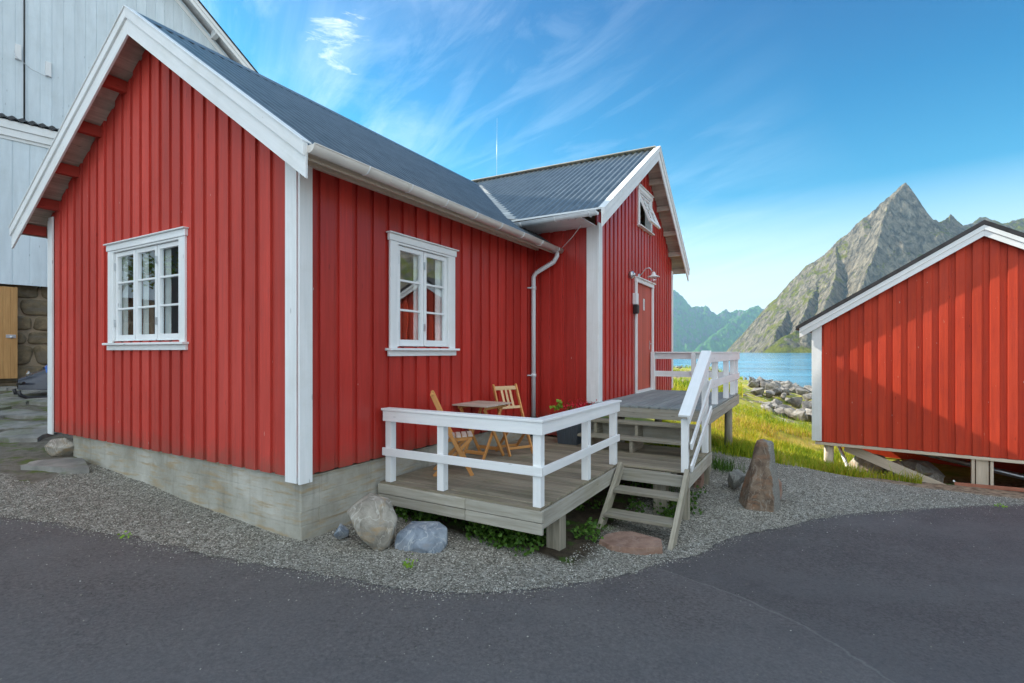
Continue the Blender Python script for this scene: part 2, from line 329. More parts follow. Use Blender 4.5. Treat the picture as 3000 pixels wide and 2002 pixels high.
_A = np.zeros((_n + 3, _n + 3)); _A[:_n, :_n] = _K(_d); _A[:_n, _n] = 1; _A[:_n, _n + 1:] = CP[:, :2]; _A[_n, :_n] = 1; _A[_n + 1:, :_n] = CP[:, :2].T
_W = np.linalg.solve(_A, np.concatenate([CP[:, 2], [0, 0, 0]]))
def ground_z(x, y):
    x = np.asarray(x, float); y = np.asarray(y, float); sh = np.broadcast(x, y).shape
    X = np.broadcast_to(x, sh).ravel(); Y = np.broadcast_to(y, sh).ravel(); o = np.empty(X.size)
    for i in range(0, X.size, 20000):
        a = X[i:i + 20000]; b = Y[i:i + 20000]
        o[i:i + 20000] = _K((a[:, None] - CP[:, 0]) ** 2 + (b[:, None] - CP[:, 1]) ** 2) @ _W[:_n] + _W[_n] + a * _W[_n + 1] + b * _W[_n + 2]
    return np.maximum(o, -12).reshape(sh)
def gz(x, y): return float(ground_z(x, y))
def gzf(frame, x, y): p = fw(frame, (x, y, 0)); return gz(p.x, p.y) / (SHS if frame == 'shed' else 1)

def fast_mesh(name, V, F, mat, smooth=True, attr=None, matidx=None, extra=None):
    me = bpy.data.meshes.new(name); V = np.asarray(V, np.float32); F = np.asarray(F, np.int32); k = F.shape[1]
    me.vertices.add(len(V)); me.vertices.foreach_set('co', V.ravel())
    me.loops.add(F.size); me.loops.foreach_set('vertex_index', F.ravel())
    me.polygons.add(len(F)); me.polygons.foreach_set('loop_start', np.arange(0, F.size, k, dtype=np.int32))
    me.update(calc_edges=True); me.validate()
    me.polygons.foreach_set('use_smooth', np.full(len(me.polygons), smooth))
    if attr is not None:
        a = me.attributes.new('rnd', 'FLOAT', 'POINT'); a.data.foreach_set('value', np.asarray(attr, np.float32))
    for m in (mat if isinstance(mat, list) else [mat]): me.materials.append(m)
    o = bpy.data.objects.new(name, me); scene.collection.objects.link(o); return o
def gridF(nx, ny):
    i = np.arange(nx - 1)[:, None] * ny + np.arange(ny - 1)[None]; i = i.ravel()
    return np.stack([i, i + ny, i + ny + 1, i + 1], 1)
def vnoise(x, y, s, seed=0):                       # cheap value noise on arrays
    x = x / s + seed * 17.3; y = y / s + seed * 9.1; xi = np.floor(x).astype(np.int64); yi = np.floor(y).astype(np.int64); fx = x - xi; fy = y - yi
    fx = fx * fx * (3 - 2 * fx); fy = fy * fy * (3 - 2 * fy)
    def h(a, b):
        n = (a * 374761393 + b * 668265263 + seed * 974634777) & 0x7fffffff; n = ((n ^ (n >> 13)) * 1274126177) & 0x7fffffff
        return ((n ^ (n >> 16)) & 0xffff) / 65535.0
    return (h(xi, yi) * (1 - fx) + h(xi + 1, yi) * fx) * (1 - fy) + (h(xi, yi + 1) * (1 - fx) + h(xi + 1, yi + 1) * fx) * fy
def fbm(x, y, s, o=5, seed=0, g=.5):
    r = 0; a = 1; t = 0
    for k in range(o): r = r + a * vnoise(x, y, s / 2 ** k, seed + k); t += a; a *= g
    return r / t

# edge of the asphalt, seen from above (x, y)
_bp = [(0, 1516), (170, 1544), (300, 1571), (437, 1597), (560, 1620), (670, 1640), (875, 1680), (1000, 1709), (1130, 1733), (1270, 1745), (1417, 1747), (1540, 1737), (1660, 1723), (1760, 1706), (1856, 1683), (1959, 1652), (2044, 1625), (2137, 1584), (2231, 1559), (2400, 1523), (2603, 1503), (2800, 1491), (3000, 1483)]
EDGE = []
for a, b in _bp:                                   # worked out once on the ground surface
    z = -1.85
    for _ in range(12):
        Y = -z * 1500 / (b - 1031); X = (a - 1500) / 1500 * Y; z = gz(X, Y)
    EDGE.append((X, Y))
EDGE = [(-40, 14), (-12, 7.6)] + EDGE + [(12, 8.6), (40, 16)]
_ex = np.array([e[0] for e in EDGE]); _ey = np.array([e[1] for e in EDGE])
def edge_y(x): return np.interp(x, _ex, _ey)

def ax(parts):
    out = []
    for a, b, st in parts: out += list(np.arange(a, b, st))
    return np.array(out + [parts[-1][1]])
gx = ax([(-120, -30, 6), (-30, -13, 1), (-13, 10, .09), (10, 30, .3), (30, 140, 5)])
gy = ax([(-60, -4, 4), (-4, 2.6, .5), (2.6, 13, .07), (13, 30, .3), (30, 60, .5), (60, 120, 6)])
GX, GY = np.meshgrid(gx, gy, indexing='ij')
GZ = ground_z(GX, GY)
far = np.clip((GY - 9) / 6, 0, 1)
on_road = np.clip((edge_y(GX) - GY) / .12, -1, 1)
GZ += (fbm(GX, GY, .5, 4, 3) - .5) * .05 * (1 - far) + (fbm(GX, GY, 2.4, 5, 5) - .5) * .5 * far
GZ += (vnoise(GX, GY, .09, 9) - .5) * .012
GZ -= np.clip(on_road, 0, 1) * .05
GZ -= .03 * np.clip(1 - np.abs(on_road - .0), 0, 1) * 0
GV = np.stack([GX, GY, GZ + EYE], -1).reshape(-1, 3)

def ground_mat():
    m, t, p, out = mat_new('ground_cover'); o = obj(t); s = t.new('ShaderNodeSeparateXYZ', {0: o})
    x, y = s.outputs[0], s.outputs[1]
    # crushed stone
    v1 = t.new('ShaderNodeTexVoronoi', {'Vector': o, 'Scale': 88.0, 'Randomness': 1.0}); v2 = t.new('ShaderNodeTexVoronoi', {'Vector': o, 'Scale': 27.0})
    vc = t.new('ShaderNodeSeparateColor', {0: v1.outputs['Color']}).outputs[0]; vc2 = t.new('ShaderNodeSeparateColor', {0: v2.outputs['Color']})
    g = t.ramp(vc, [(0, (.07, .066, .054)), (.35, (.17, .16, .135)), (.7, (.30, .285, .24)), (.92, (.46, .44, .38)), (1, (.72, .69, .61))])
    g = t.mix(t.math('MULTIPLY', t.math('GREATER_THAN', vc2.outputs[1], .8), .45), g, (.50, .49, .44))
    big = t.noise(o, .9, 4, .6); g = t.mix(t.math('MULTIPLY', t.maprange(big, .42, .7), .45), g, (.17, .16, .135))
    hg = t.math('SUBTRACT', 1.0, v1.outputs['Distance'])
    # soil with moss under the deck and along the walls
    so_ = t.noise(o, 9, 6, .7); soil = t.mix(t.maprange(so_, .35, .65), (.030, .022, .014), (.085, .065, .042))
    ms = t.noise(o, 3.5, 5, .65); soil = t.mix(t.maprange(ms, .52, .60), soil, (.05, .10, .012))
    # meadow beyond
    gn = t.noise(o, .8, 6, .7); mead = t.mix(t.maprange(gn, .36, .60), (.16, .24, .02), (.42, .38, .08))
    st = t.noise(o, 3.0, 6, .7); pebb = t.ramp(t.new('ShaderNodeSeparateColor', {0: t.new('ShaderNodeTexVoronoi', {'Vector': o, 'Scale': 6.0}).outputs['Color']}).outputs[0], [(0, (.10, .085, .065)), (.6, (.30, .25, .18)), (1, (.55, .50, .42))])
    # masks from position in the place (metres)
    wob = t.math('MULTIPLY', t.math('SUBTRACT', t.noise(o, 1.1, 4, .6), .5), 1.6)
    # line where gravel gives way to grass: y > 8.3 + ... to the right of the porch
    gl = t.math('SUBTRACT', t.math('ADD', y, wob), t.math('ADD', t.math('MULTIPLY', x, .10), 9.1))
    f_m = t.maprange(gl, -.10, .10)
    f_far = t.maprange(t.math('ADD', t.math('ADD', y, t.math('MULTIPLY', x, .0)), t.math('MULTIPLY', wob, 3.0)), 15.5, 19)
    left = t.maprange(x, 1.5, 2.2); f_m = t.math('MULTIPLY', f_m, left)
    # under-deck soil: in house coordinates
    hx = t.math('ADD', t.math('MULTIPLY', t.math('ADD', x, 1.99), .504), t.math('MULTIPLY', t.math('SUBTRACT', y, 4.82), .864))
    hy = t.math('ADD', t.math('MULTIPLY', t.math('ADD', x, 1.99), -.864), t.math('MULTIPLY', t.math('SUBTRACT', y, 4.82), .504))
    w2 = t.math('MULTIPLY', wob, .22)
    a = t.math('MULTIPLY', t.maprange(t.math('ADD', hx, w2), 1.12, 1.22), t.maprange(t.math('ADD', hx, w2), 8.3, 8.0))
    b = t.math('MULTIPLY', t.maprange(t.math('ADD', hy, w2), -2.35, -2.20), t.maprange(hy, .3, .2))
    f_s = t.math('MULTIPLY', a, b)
    # left yard: earth and slate between the cabin and the hall
    gl2 = t.math('ADD', t.math('SUBTRACT', t.math('ADD', y, t.math('MULTIPLY', wob, .5)), t.math('MULTIPLY', x, -.28)), -4.6)
    f_l = t.math('MULTIPLY', t.maprange(gl2, -.06, .06), t.maprange(x, -5.75, -5.85))
    earth = t.mix(t.maprange(ms, .50, .62), t.mix(t.maprange(so_, .3, .7), (.10, .088, .068), (.22, .20, .165)), (.10, .13, .03))
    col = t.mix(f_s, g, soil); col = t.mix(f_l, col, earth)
    mm = t.mix(t.math('MULTIPLY', f_far, t.maprange(st, .50, .58)), mead, pebb)
    # shed side soil
    f_sh = t.math('MULTIPLY', t.maprange(x, 6.2, 6.6), t.maprange(t.math('SUBTRACT', y, t.math('MULTIPLY', x, -.776)), 14.1, 14.2))
    col = t.mix(f_m, col, mm); col = t.mix(t.math('MULTIPLY', f_sh, t.maprange(y, 13.5, 12.5)), col, t.mix(t.maprange(so_, .4, .6), (.10, .075, .05), (.42, .35, .25)))
    h = t.math('ADD', t.math('MULTIPLY', hg, .6), so_)
    setp(t, p, base=col, rough=.9, spec=.25, normal=bump(t, h, .9, .016)); return m
M['ground'] = ground_mat()
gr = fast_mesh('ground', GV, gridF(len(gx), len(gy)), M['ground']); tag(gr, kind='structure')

# road: one sheet from the edge towards and behind the camera
def road_mat():
    m, t, p, out = mat_new('asphalt'); o = obj(t)
    n = t.noise(o, 90, 4, .75); n2 = t.noise(o, .7, 5, .6); n3 = t.noise(o, 260, 2, .6)
    nn = t.noise(o, 38, 7, .82); c = t.mix(t.maprange(nn, .36, .64), (.055, .046, .045), (.235, .210, .200)); c = t.mix(t.maprange(n3, .62, .75), c, (.20, .19, .185))
    c = t.mix(t.math('MULTIPLY', t.maprange(n2, .38, .66), .5), c, (.17, .16, .16))
    sp = t.new('ShaderNodeTexVoronoi', {'Vector': o, 'Scale': 2.3, 'Randomness': 1.0}).outputs['Distance']
    c = t.mix(t.maprange(sp, .022, .03, .8, 0.), c, (.45, .44, .42))
    cr = t.math('ABSOLUTE', t.math('SUBTRACT', t.noise(o, .55, 4, .55, .6), .52)); c = t.mix(t.math('MULTIPLY', t.maprange(cr, .0, .0022, .30, 0), t.maprange(n2, .55, .62)), c, (.05, .048, .05))
    s = t.new('ShaderNodeSeparateXYZ', {0: o}); yy = t.math('SUBTRACT', s.outputs[1], 3.0)
    sx = t.math('SUBTRACT', 2.2, t.math('MULTIPLY', t.math('MULTIPLY', yy, yy), .33)); wv = t.math('MULTIPLY', t.math('SUBTRACT', t.noise(o, 6, 5, .65), .5), .16)
    sd = t.math('ADD', t.math('SUBTRACT', s.outputs[0], sx), wv)                       # joint between an older and a newer lay
    c = t.mix(t.math('MULTIPLY', t.maprange(sd, -.05, .02), .30), c, (.05, .048, .054)); c = t.mix(t.math('MULTIPLY', t.maprange(t.math('ABSOLUTE', sd), .0, .020, 1, 0), .8), c, (.25, .24, .22))
    ed = t.noise(o, 1.6, 6, .7); c = t.mix(t.math('MULTIPLY', t.maprange(ed, .50, .72), .35), c, (.22, .21, .20)); c = t.mix(t.math('MULTIPLY', t.maprange(ed, .47, .30), .35), c, (.05, .046, .05))
    c = t.mix(t.math('MULTIPLY', t.maprange(t.math('ADD', s.outputs[1], t.math('MULTIPLY', ed, .9)), 4.3, 3.1), .34), c, (.22, .225, .235))  # paler and bluer towards the camera: wear plus sky reflection painted in
    tk = t.noise(t.vmap(o, (.25, 1.3, 1), (0, 0, 0), (0, 0, R(12))), 1.2, 5, .6); c = t.mix(t.math('MULTIPLY', t.maprange(tk, .5, .7), .3), c, (.20, .195, .19))
    setp(t, p, base=c, rough=t.maprange(n, .2, .8, .62, .8), spec=.45, normal=bump(t, t.math('ADD', nn, n3), 1.0, .012)); return m
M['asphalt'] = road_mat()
rx = ax([(-60, -12, 2), (-12, 10, .05), (10, 60, 2)])
ejit = (fbm(rx, rx * 0, .22, 5, 21, .7) - .5) * .20 + (fbm(rx, rx * 0, 1.3, 2, 23) - .5) * .12
fr_ = np.concatenate([[0, .006, .05], np.linspace(.15, 4, 24), [6, 10, 20, 50]])
RX, RF = np.meshgrid(rx, fr_, indexing='ij'); RY = (edge_y(rx) + ejit)[:, None] - RF
RZ = ground_z(RX, RY) + (fbm(RX, RY, .6, 3, 31) - .5) * .012 + .030; RZ[:, 0] -= .07
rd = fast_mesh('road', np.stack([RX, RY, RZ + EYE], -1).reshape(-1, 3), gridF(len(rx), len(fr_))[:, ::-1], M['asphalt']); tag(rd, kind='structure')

# the fjord
def water_mat():
    m, t, p, out = mat_new('fjord_water'); o = obj(t)
    b1 = t.noise(t.vmap(o, (.35, 1.2, 1)), .9, 6, .6); b2 = t.noise(t.vmap(o, (.02, .10, 1)), 1.0, 4, .6)
    c = t.mix(t.maprange(b2, .35, .65), (.02, .20, .38), (.07, .32, .50))
    setp(t, p, base=c, rough=t.maprange(b2, .35, .65, .08, .22), spec=.5, normal=bump(t, b1, .25, .25)); return m
M['water'] = water_mat()
wb = MB(); wb._add([(-12000, 20, -3.2), (12000, 20, -3.2), (12000, 14000, -3.2), (-12000, 14000, -3.2)], [(0, 1, 2, 3)])
tag(wb.build('water', M['water'], None, 'world', (0, 0, 0), recalc=False), kind='structure')

# ------------------------------------------------------------------ mountains
def mtn_mat(name, rockA, rockB, gA, gB, gamt, sc):
    m, t, p, out = mat_new(name); o = obj(t); ge = t.new('ShaderNodeNewGeometry'); nz = t.new('ShaderNodeSeparateXYZ', {0: ge.outputs['Normal']}).outputs[2]
    a = t.noise(o, .012 * sc, 8, .65, .6); b = t.noise(t.vmap(o, (1, 1, .35)), .05 * sc, 7, .7, .8); c = t.noise(o, .006 * sc, 4, .6)
    rk = t.mix(t.maprange(b, .36, .64), rockA, rockB)
    streak = t.noise(t.vmap(o, (1, 1, .12)), .06 * sc, 5, .65); rk = t.mix(t.math('MULTIPLY', t.maprange(streak, .50, .62), .75), rk, tuple(x * .45 for x in rockA))
    gs = t.mix(t.maprange(a, .3, .7), gA, gB)
    f = t.math('ADD', t.math('MULTIPLY', nz, 1.1), t.math('ADD', t.math('MULTIPLY', a, .9), t.math('MULTIPLY', b, .7)))
    f = t.maprange(f, 1.62 - gamt, 1.74 - gamt)
    setp(t, p, base=t.mix(f, rk, gs), rough=.95, spec=.1, normal=bump(t, t.math('ADD', b, a), 1.0, 26 / sc)); return m
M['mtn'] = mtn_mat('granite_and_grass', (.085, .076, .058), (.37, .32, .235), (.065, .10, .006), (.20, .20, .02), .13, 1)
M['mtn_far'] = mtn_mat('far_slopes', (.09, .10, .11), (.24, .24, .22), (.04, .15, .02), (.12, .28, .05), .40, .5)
def P3(px, py, Y): return ((px - 1500) / 1500 * Y, Y, (1031 - py) * Y / 1500)
def seg_d(X, Y, a, b):
    ax_, ay, az = a; bx, by, bz = b; dx = bx - ax_; dy = by - ay; L = dx * dx + dy * dy
    t = np.clip(((X - ax_) * dx + (Y - ay) * dy) / L, 0, 1)
    return np.hypot(X - ax_ - t * dx, Y - ay - t * dy), az + (bz - az) * t
def mountain(name, ridges, x0, x1, y0, y1, st, slope, mat, nz_amp, seed, base=-3.2):
    xs = np.arange(x0, x1, st); ys = np.arange(y0, y1, st); X, Y = np.meshgrid(xs, ys, indexing='ij')
    wx = X + (fbm(X, Y, 90, 4, seed) - .5) * nz_amp * .6; wy = Y + (fbm(X, Y, 90, 4, seed + 7) - .5) * nz_amp * .6
    H = np.full(X.shape, -60.0)
    for line, sl in ridges:
        for a, b in zip(line[:-1], line[1:]):
            d, z = seg_d(wx, wy, a, b)
            H = np.maximum(H, z - slope * sl * d)
    rn = 1 - np.abs(2 * fbm(X, Y, 130, 6, seed + 11, .55) - 1)
    k = np.clip((H + 20) / 90, 0, 1)
    H = H + (rn - .80) * nz_amp * .9 * k + (fbm(X, Y, 26, 4, seed + 3) - .5) * nz_amp * .30 * k + ((1 - np.abs(2 * fbm(X, Y * 1.0, 55, 4, seed + 19, .6) - 1)) - .85) * nz_amp * .55 * k
    V = np.stack([X, Y, H + EYE], -1).reshape(-1, 3)
    o = fast_mesh(name, V, gridF(len(xs), len(ys)), mat, smooth=False); return tag(o, kind='structure')
sky_l = [P3(2650, 537, 1800), P3(2593, 586, 1830), P3(2532, 637, 1860), P3(2485, 688, 1890), P3(2462, 699, 1910), P3(2438, 725, 1940), P3(2405, 753, 1980), P3(2368, 777, 2020), P3(2321, 819, 2070), P3(2298, 850, 2100), P3(2265, 903, 2150), P3(2228, 946, 2200), P3(2200, 978, 2260), P3(2148, 1020, 2330)]
sky_r = [P3(2650, 537, 1800), P3(2668, 585, 1805), P3(2696, 628, 1815), P3(2724, 642, 1840), P3(2752, 652, 1860), P3(2789, 634, 1890), P3(2808, 652, 1900), P3(2822, 662, 1910), P3(2850, 700, 1930)]
back = [P3(2822, 664, 2250), P3(2850, 650, 2280), P3(2883, 636, 2300), P3(2905, 642, 2300), P3(2930, 658, 2320), P3(3000, 640, 2350), P3(3200, 600, 2400), P3(3600, 560, 2500)]
spB = [P3(2650, 537, 1800), P3(2600, 598, 1765), P3(2578, 680, 1710), P3(2556, 750, 1650), P3(2520, 860, 1560), P3(2470, 950, 1450)]
spC = [P3(2712, 655, 1825), P3(2696, 690, 1780), P3(2676, 745, 1710), P3(2635, 810, 1630), P3(2590, 880, 1540), P3(2550, 960, 1440)]
spA = [P3(2452, 708, 1920), P3(2446, 760, 1820), P3(2440, 840, 1700), P3(2400, 930, 1560), P3(2360, 975, 1470)]
spD = [P3(2789, 628, 1890), P3(2775, 700, 1800), P3(2740, 800, 1700), P3(2700, 900, 1600)]
mountain('mountain', [(sky_l[:3], 2.0), (sky_l[2:], 1.2), (sky_r[:3], 2.0), (sky_r[2:], 1.25), (back, .9), (spB, 1.75), (spC, 1.7), (spA, 1.6), (spD, 1.7),
    ([P3(2405, 753, 1980), P3(2390, 850, 1800), P3(2340, 950, 1600)], 1.5), ([P3(2321, 819, 2070), P3(2310, 900, 1900), P3(2270, 980, 1650)], 1.3), ([P3(2350, 965, 1560), P3(2300, 985, 1500), P3(2430, 970, 1480), P3(2560, 985, 1450)], .8)],
    560, 2900, 1300, 2700, 4.5, 1.0, M['mtn'], 26, 2)
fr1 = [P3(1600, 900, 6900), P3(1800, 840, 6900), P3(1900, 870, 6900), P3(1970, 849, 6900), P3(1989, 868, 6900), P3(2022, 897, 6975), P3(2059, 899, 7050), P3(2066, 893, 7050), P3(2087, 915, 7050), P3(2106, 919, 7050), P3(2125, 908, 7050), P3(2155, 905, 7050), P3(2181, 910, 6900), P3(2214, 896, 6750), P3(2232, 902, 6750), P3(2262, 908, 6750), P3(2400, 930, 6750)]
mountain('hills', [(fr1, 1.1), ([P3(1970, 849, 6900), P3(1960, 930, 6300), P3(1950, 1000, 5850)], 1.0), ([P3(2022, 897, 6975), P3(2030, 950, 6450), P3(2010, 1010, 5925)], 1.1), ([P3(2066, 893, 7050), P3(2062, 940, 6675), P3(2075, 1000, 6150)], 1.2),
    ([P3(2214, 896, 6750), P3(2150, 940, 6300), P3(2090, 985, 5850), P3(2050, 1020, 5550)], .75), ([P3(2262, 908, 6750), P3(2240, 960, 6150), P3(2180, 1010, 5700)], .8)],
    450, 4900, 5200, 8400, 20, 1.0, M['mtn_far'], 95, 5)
# the side of the fjord to the right of the view (seen mirrored in the window of the long wall)
mountain('mountain_range', [([(1500, 900, 300), (1900, 500, 520), (2100, 100, 450), (2300, -500, 600), (2200, -1200, 420)], 1.0), ([(1900, 500, 520), (1500, 350, 260)], .9)], 900, 3200, -1800, 1500, 30, 1.0, M['mtn'], 60, 8)

# ------------------------------------------------------------------ carpentry helpers
def strip(mb, P, a0, a1, zb, zt, d0, d1, ops=(), brk=(), r=None):
    cuts = sorted({a0, a1} | {e for o in ops for e in o[:2] if a0 < e < a1} | {b for b in brk if a0 < b < a1})
    r = random.random() if r is None else r
    for c0, c1 in zip(cuts[:-1], cuts[1:]):
        if c1 - c0 < 1e-4: continue
        m = (c0 + c1) / 2; segs = [(zb, None)]
        for o in sorted([o for o in ops if o[0] <= m <= o[1]], key=lambda o: o[2]):
            s0, s1 = segs.pop(); segs += [(s0, o[2]), (o[3], s1)]
        for s0, s1 in segs:
            t0 = zt(c0) if s1 is None else s1; t1 = zt(c1) if s1 is None else s1
            if min(t0, t1) - s0 < .01: continue
            mb.hexa([P(c0, d1, s0), P(c1, d1, s0), P(c1, d0, s0), P(c0, d0, s0), P(c0, d1, t0), P(c1, d1, t1), P(c1, d0, t1), P(c0, d0, t0)], (P(0, 0, 1) - P(0, 0, 0)).normalized(), r)
def siding(mb, P, a0, a1, zb, zt, pitch, ow, ops=(), brk=(), start=None, proud=.027, jit=.006, uneven=.0):
    xs = [a0 + i * (a1 - a0) / 12 for i in range(13)]
    strip(mb, P, a0, a1, zb + .006, lambda a: zt(a) - .004, -.03, 0, ops, tuple(brk) + tuple(xs))
    a = a0 + (start if start is not None else pitch * .3)
    while a < a1:
        e = min(a + ow + random.uniform(-jit, jit), a1); u = random.uniform(0, uneven)
        if e - a > .02: strip(mb, P, a, e, zb + random.uniform(0, .006), (lambda q, u=u: zt(q) - u), -.006, proud + random.uniform(-.002, .002), ops, brk)
        a += pitch
def VP(f): return lambda a, d, z: Vector(f(a, d, z))
HA = VP(lambda a, d, z: (-d, a, z))              # cabin gable wall, a to the left
HB = VP(lambda a, d, z: (a, -d, z))              # cabin long wall
HS = VP(lambda a, d, z: (4.75 - d, a, z))        # wing, narrow side
HG = VP(lambda a, d, z: (a, -1.136 - d, z))      # wing gable
def pbox(mb, P, a0, a1, d0, d1, z0, z1, r=None):
    mb.hexa([P(a0, d1, z0), P(a1, d1, z0), P(a1, d0, z0), P(a0, d0, z0), P(a0, d1, z1), P(a1, d1, z1), P(a1, d0, z1), P(a0, d0, z1)], None, r)

def window(parent, P, o0, o1, z0, z1, ncase, rows, jamb=.115, apron=True, curtain=True, cap=.04, tilt=0, rec=.02):
    """opening o0..o1, z0..z1; trim stands outside it"""
    m = MB()
    for s0, s1 in ((o0 - jamb, o0), (o1, o1 + jamb)): pbox(m, P, s0, s1, .024, .052, z0 - .02, z1 + .002)
    pbox(m, P, o0 - jamb - .02, o1 + jamb + .02, .023, .062, z1 + .003, z1 + .080)
    pbox(m, P, o0 - jamb - cap, o1 + jamb + cap, .02, .090, z1 + .081, z1 + .096)
    pbox(m, P, o0 - .001, o0 + .022, -.08, .05, z0, z1); pbox(m, P, o1 - .022, o1 + .001, -.08, .05, z0, z1)
    pbox(m, P, o0 + .022, o1 - .022, -.08, .049, z1 - .022, z1)
    wn = m.build('window', M['white_clean'], parent, bevel=.004)
    m = MB(); pbox(m, P, o0 - jamb - cap, o1 + jamb + cap, -.08, .10, z0 - .045, z0 - .018)
    if apron: pbox(m, P, o0 - jamb - .02, o1 + jamb + .02, .023, .055, z0 - .110, z0 - .047)
    m.build('sill', M['white_clean'], wn, bevel=.003)
    W = (o1 - o0 - .044) / ncase
    for i in range(ncase):
        c0 = o0 + .022 + i * W + .005; c1 = c0 + W - .010; b = z0 + .012; tp = z1 - .028; d0, d1 = rec - .045, rec
        hz = tp
        def Q(a, d, z, P=P):                     # top-hung sash swings out at the bottom
            if not tilt: return P(a, d, z)
            L = hz - z; dd = d - rec; return P(a, rec + L * math.sin(tilt) + dd * math.cos(tilt), hz - L * math.cos(tilt) + dd * math.sin(tilt))
        m = MB(); sw = .052
        pbox(m, Q, c0, c0 + sw, d0, d1, b, tp); pbox(m, Q, c1 - sw, c1, d0, d1, b, tp)
        pbox(m, Q, c0 + sw, c1 - sw, d0, d1 - .001, tp - sw, tp); pbox(m, Q, c0 + sw, c1 - sw, d0, d1 - .001, b, b + sw * 1.35)
        hh = (tp - sw - b - sw * 1.35)
        for k in range(1, rows):
            zz = b + sw * 1.35 + hh * k / rows; pbox(m, Q, c0 + sw, c1 - sw, d0 + .008, d1 - .004, zz - .012, zz + .012)
        if tilt: pbox(m, Q, (c0 + c1) / 2 - .012, (c0 + c1) / 2 + .012, d0 + .01, d1 - .006, b + sw, tp - sw)
        else: pbox(m, Q, c0 + .01, c1 - .01, d1, d1 + .014, b - .006, b + .012)
        m.build('sash', M['white_clean'], wn, bevel=.003)
        m = MB(); pbox(m, Q, c0 + sw - .004, c1 - sw + .004, d0 + .018, d0 + .022, b + .04, tp - sw + .004); m.build('glass', M['glass'], wn)
        if not tilt:
            for zz in (b + .18, tp - .22):
                m = MB(); pbox(m, P, (c0 - .012 if i < ncase - 1 or ncase == 2 else c1 - .01), (c0 + .012 if i < ncase - 1 or ncase == 2 else c1 + .012), d1, d1 + .016, zz, zz + .09)
                m.build('hinge', M['steel'], wn)
        if curtain:
            n = 26; fr0, fr1 = (c1 - (c1 - c0) * .32, c1 - .01)
            if ncase == 2 and i == 1: fr0, fr1 = c0 + (c1 - c0) * .66, c1
            if ncase == 2 and i == 0: fr0, fr1 = c0 + (c1 - c0) * .78, c1
            m = MB(); m.grid(lambda uu, vv: P(fr0 + (fr1 - fr0) * uu, -.052 + .008 * math.sin(uu * 31), z0 - .05 + (z1 - z0 + .1) * vv), n, 1); m.build('curtain', M['curtain'], wn)
    return wn

def corr(fn, u0, u1, pitch, amp, vv, per=8, nrm=(0, 0, 1)):
    """corrugated sheet: fn(u, v) gives the point, waves run along u"""
    mb = MB(); n = int((u1 - u0) / pitch * per); nv = len(vv) - 1; N = Vector(nrm)
    vs = []
    for i in range(n + 1):
        u = u0 + (u1 - u0) * i / n; o = amp * math.sin(2 * math.pi * (u - u0) / pitch)
        for v in vv: vs.append(Vector(fn(u, v)) + N * o)
    mb._add(vs, [(i * (nv + 1) + j, (i + 1) * (nv + 1) + j, (i + 1) * (nv + 1) + j + 1, i * (nv + 1) + j + 1) for i in range(n) for j in range(nv)], None, .5, True)
    return mb

# ------------------------------------------------------------------ the red cabin (house frame: x along the long wall, y to the left along the gable, z from eye level)
cab = thing('red_cabin', 'red board cabin with white corner boards, grey metal roof and a projecting gabled wing', 'cabin', 'house', (0, 0, -1.81))
RY, RZ = 2.62, 3.93
def zr(y): return 1.755 + (RZ - 1.755) / (RY + .47) * (y + .47) if y < RY else RZ - (RZ - 1.84) / (6.18 - RY) * (y - RY)
WX, WZ = 7.326, 4.15
def zw(x, y=-1.486): return (2.18 + (WZ - 2.18) / (WX - 4.17) * (x - 4.17) if x < WX else WZ - (WZ - 2.04) / (10.25 - WX) * (x - WX)) + .014 * (y + 1.486)
YL = 5.66
opA = (2.03, 3.655, .13, 1.30); opB = (1.255, 2.245, .06, 1.262)
mb = MB(); siding(mb, HA, 0.0, YL, -1.19, lambda a: zr(a) - .085, .2345, .158, [opA], [RY], start=-.045, uneven=.05)
mb.build('gable_wall', M['red_matt'], cab, bevel=.003)
mb = MB(); siding(mb, HB, 0.0, 4.75, -1.18, lambda a: 1.84, .236, .168, [opB], start=-.03)
mb.build('long_wall', M['red_gloss'], cab, bevel=.003)
mb = MB(); strip(mb, lambda a, d, z: Vector((a, YL + d, z)), 0.03, 10, -1.19, lambda a: zr(YL) - .1, -.03, 0); strip(mb, lambda a, d, z: Vector((10 + d, a, z)), -.0, YL, -1.19, lambda a: zr(a) - .1, -.03, 0, (), [RY])
mb.build('back_wall', M['red_matt'], cab)
def boxes(name, mat, parent, lst, bevel=.003):
    for b in lst: mb = MB(); mb.box(*b); mb.build(name, mat, parent, bevel=bevel)
boxes('corner_board', M['white'], cab, [(-.048, -.0235, .0, .165, -1.235, 2.0), (-.048, .095, -.05, -.0245, -1.24, 1.83), (-.048, -.024, 5.545, 5.679, -1.225, 2.0), (-.048, .13, 5.68, 5.71, -1.22, 1.95)])
# concrete plinth with faint form-board joints
mb = MB(); zz = -2.35; k = 0
while zz < -1.20:
    h = random.uniform(.12, .19); o = random.uniform(-.003, .003); t = min(zz + h, -1.198)
    mb.box(.035 + o, .24, .035 - o, 5.06, zz, t - .0006); mb.box(.2401, 4.78, .032 + o, .24, zz, t - .0006); zz += h
mb.box(-.06, .02, .9, 1.05, -2.2, -1.9)
mb.build('plinth', M['concrete'], cab, bevel=.004)
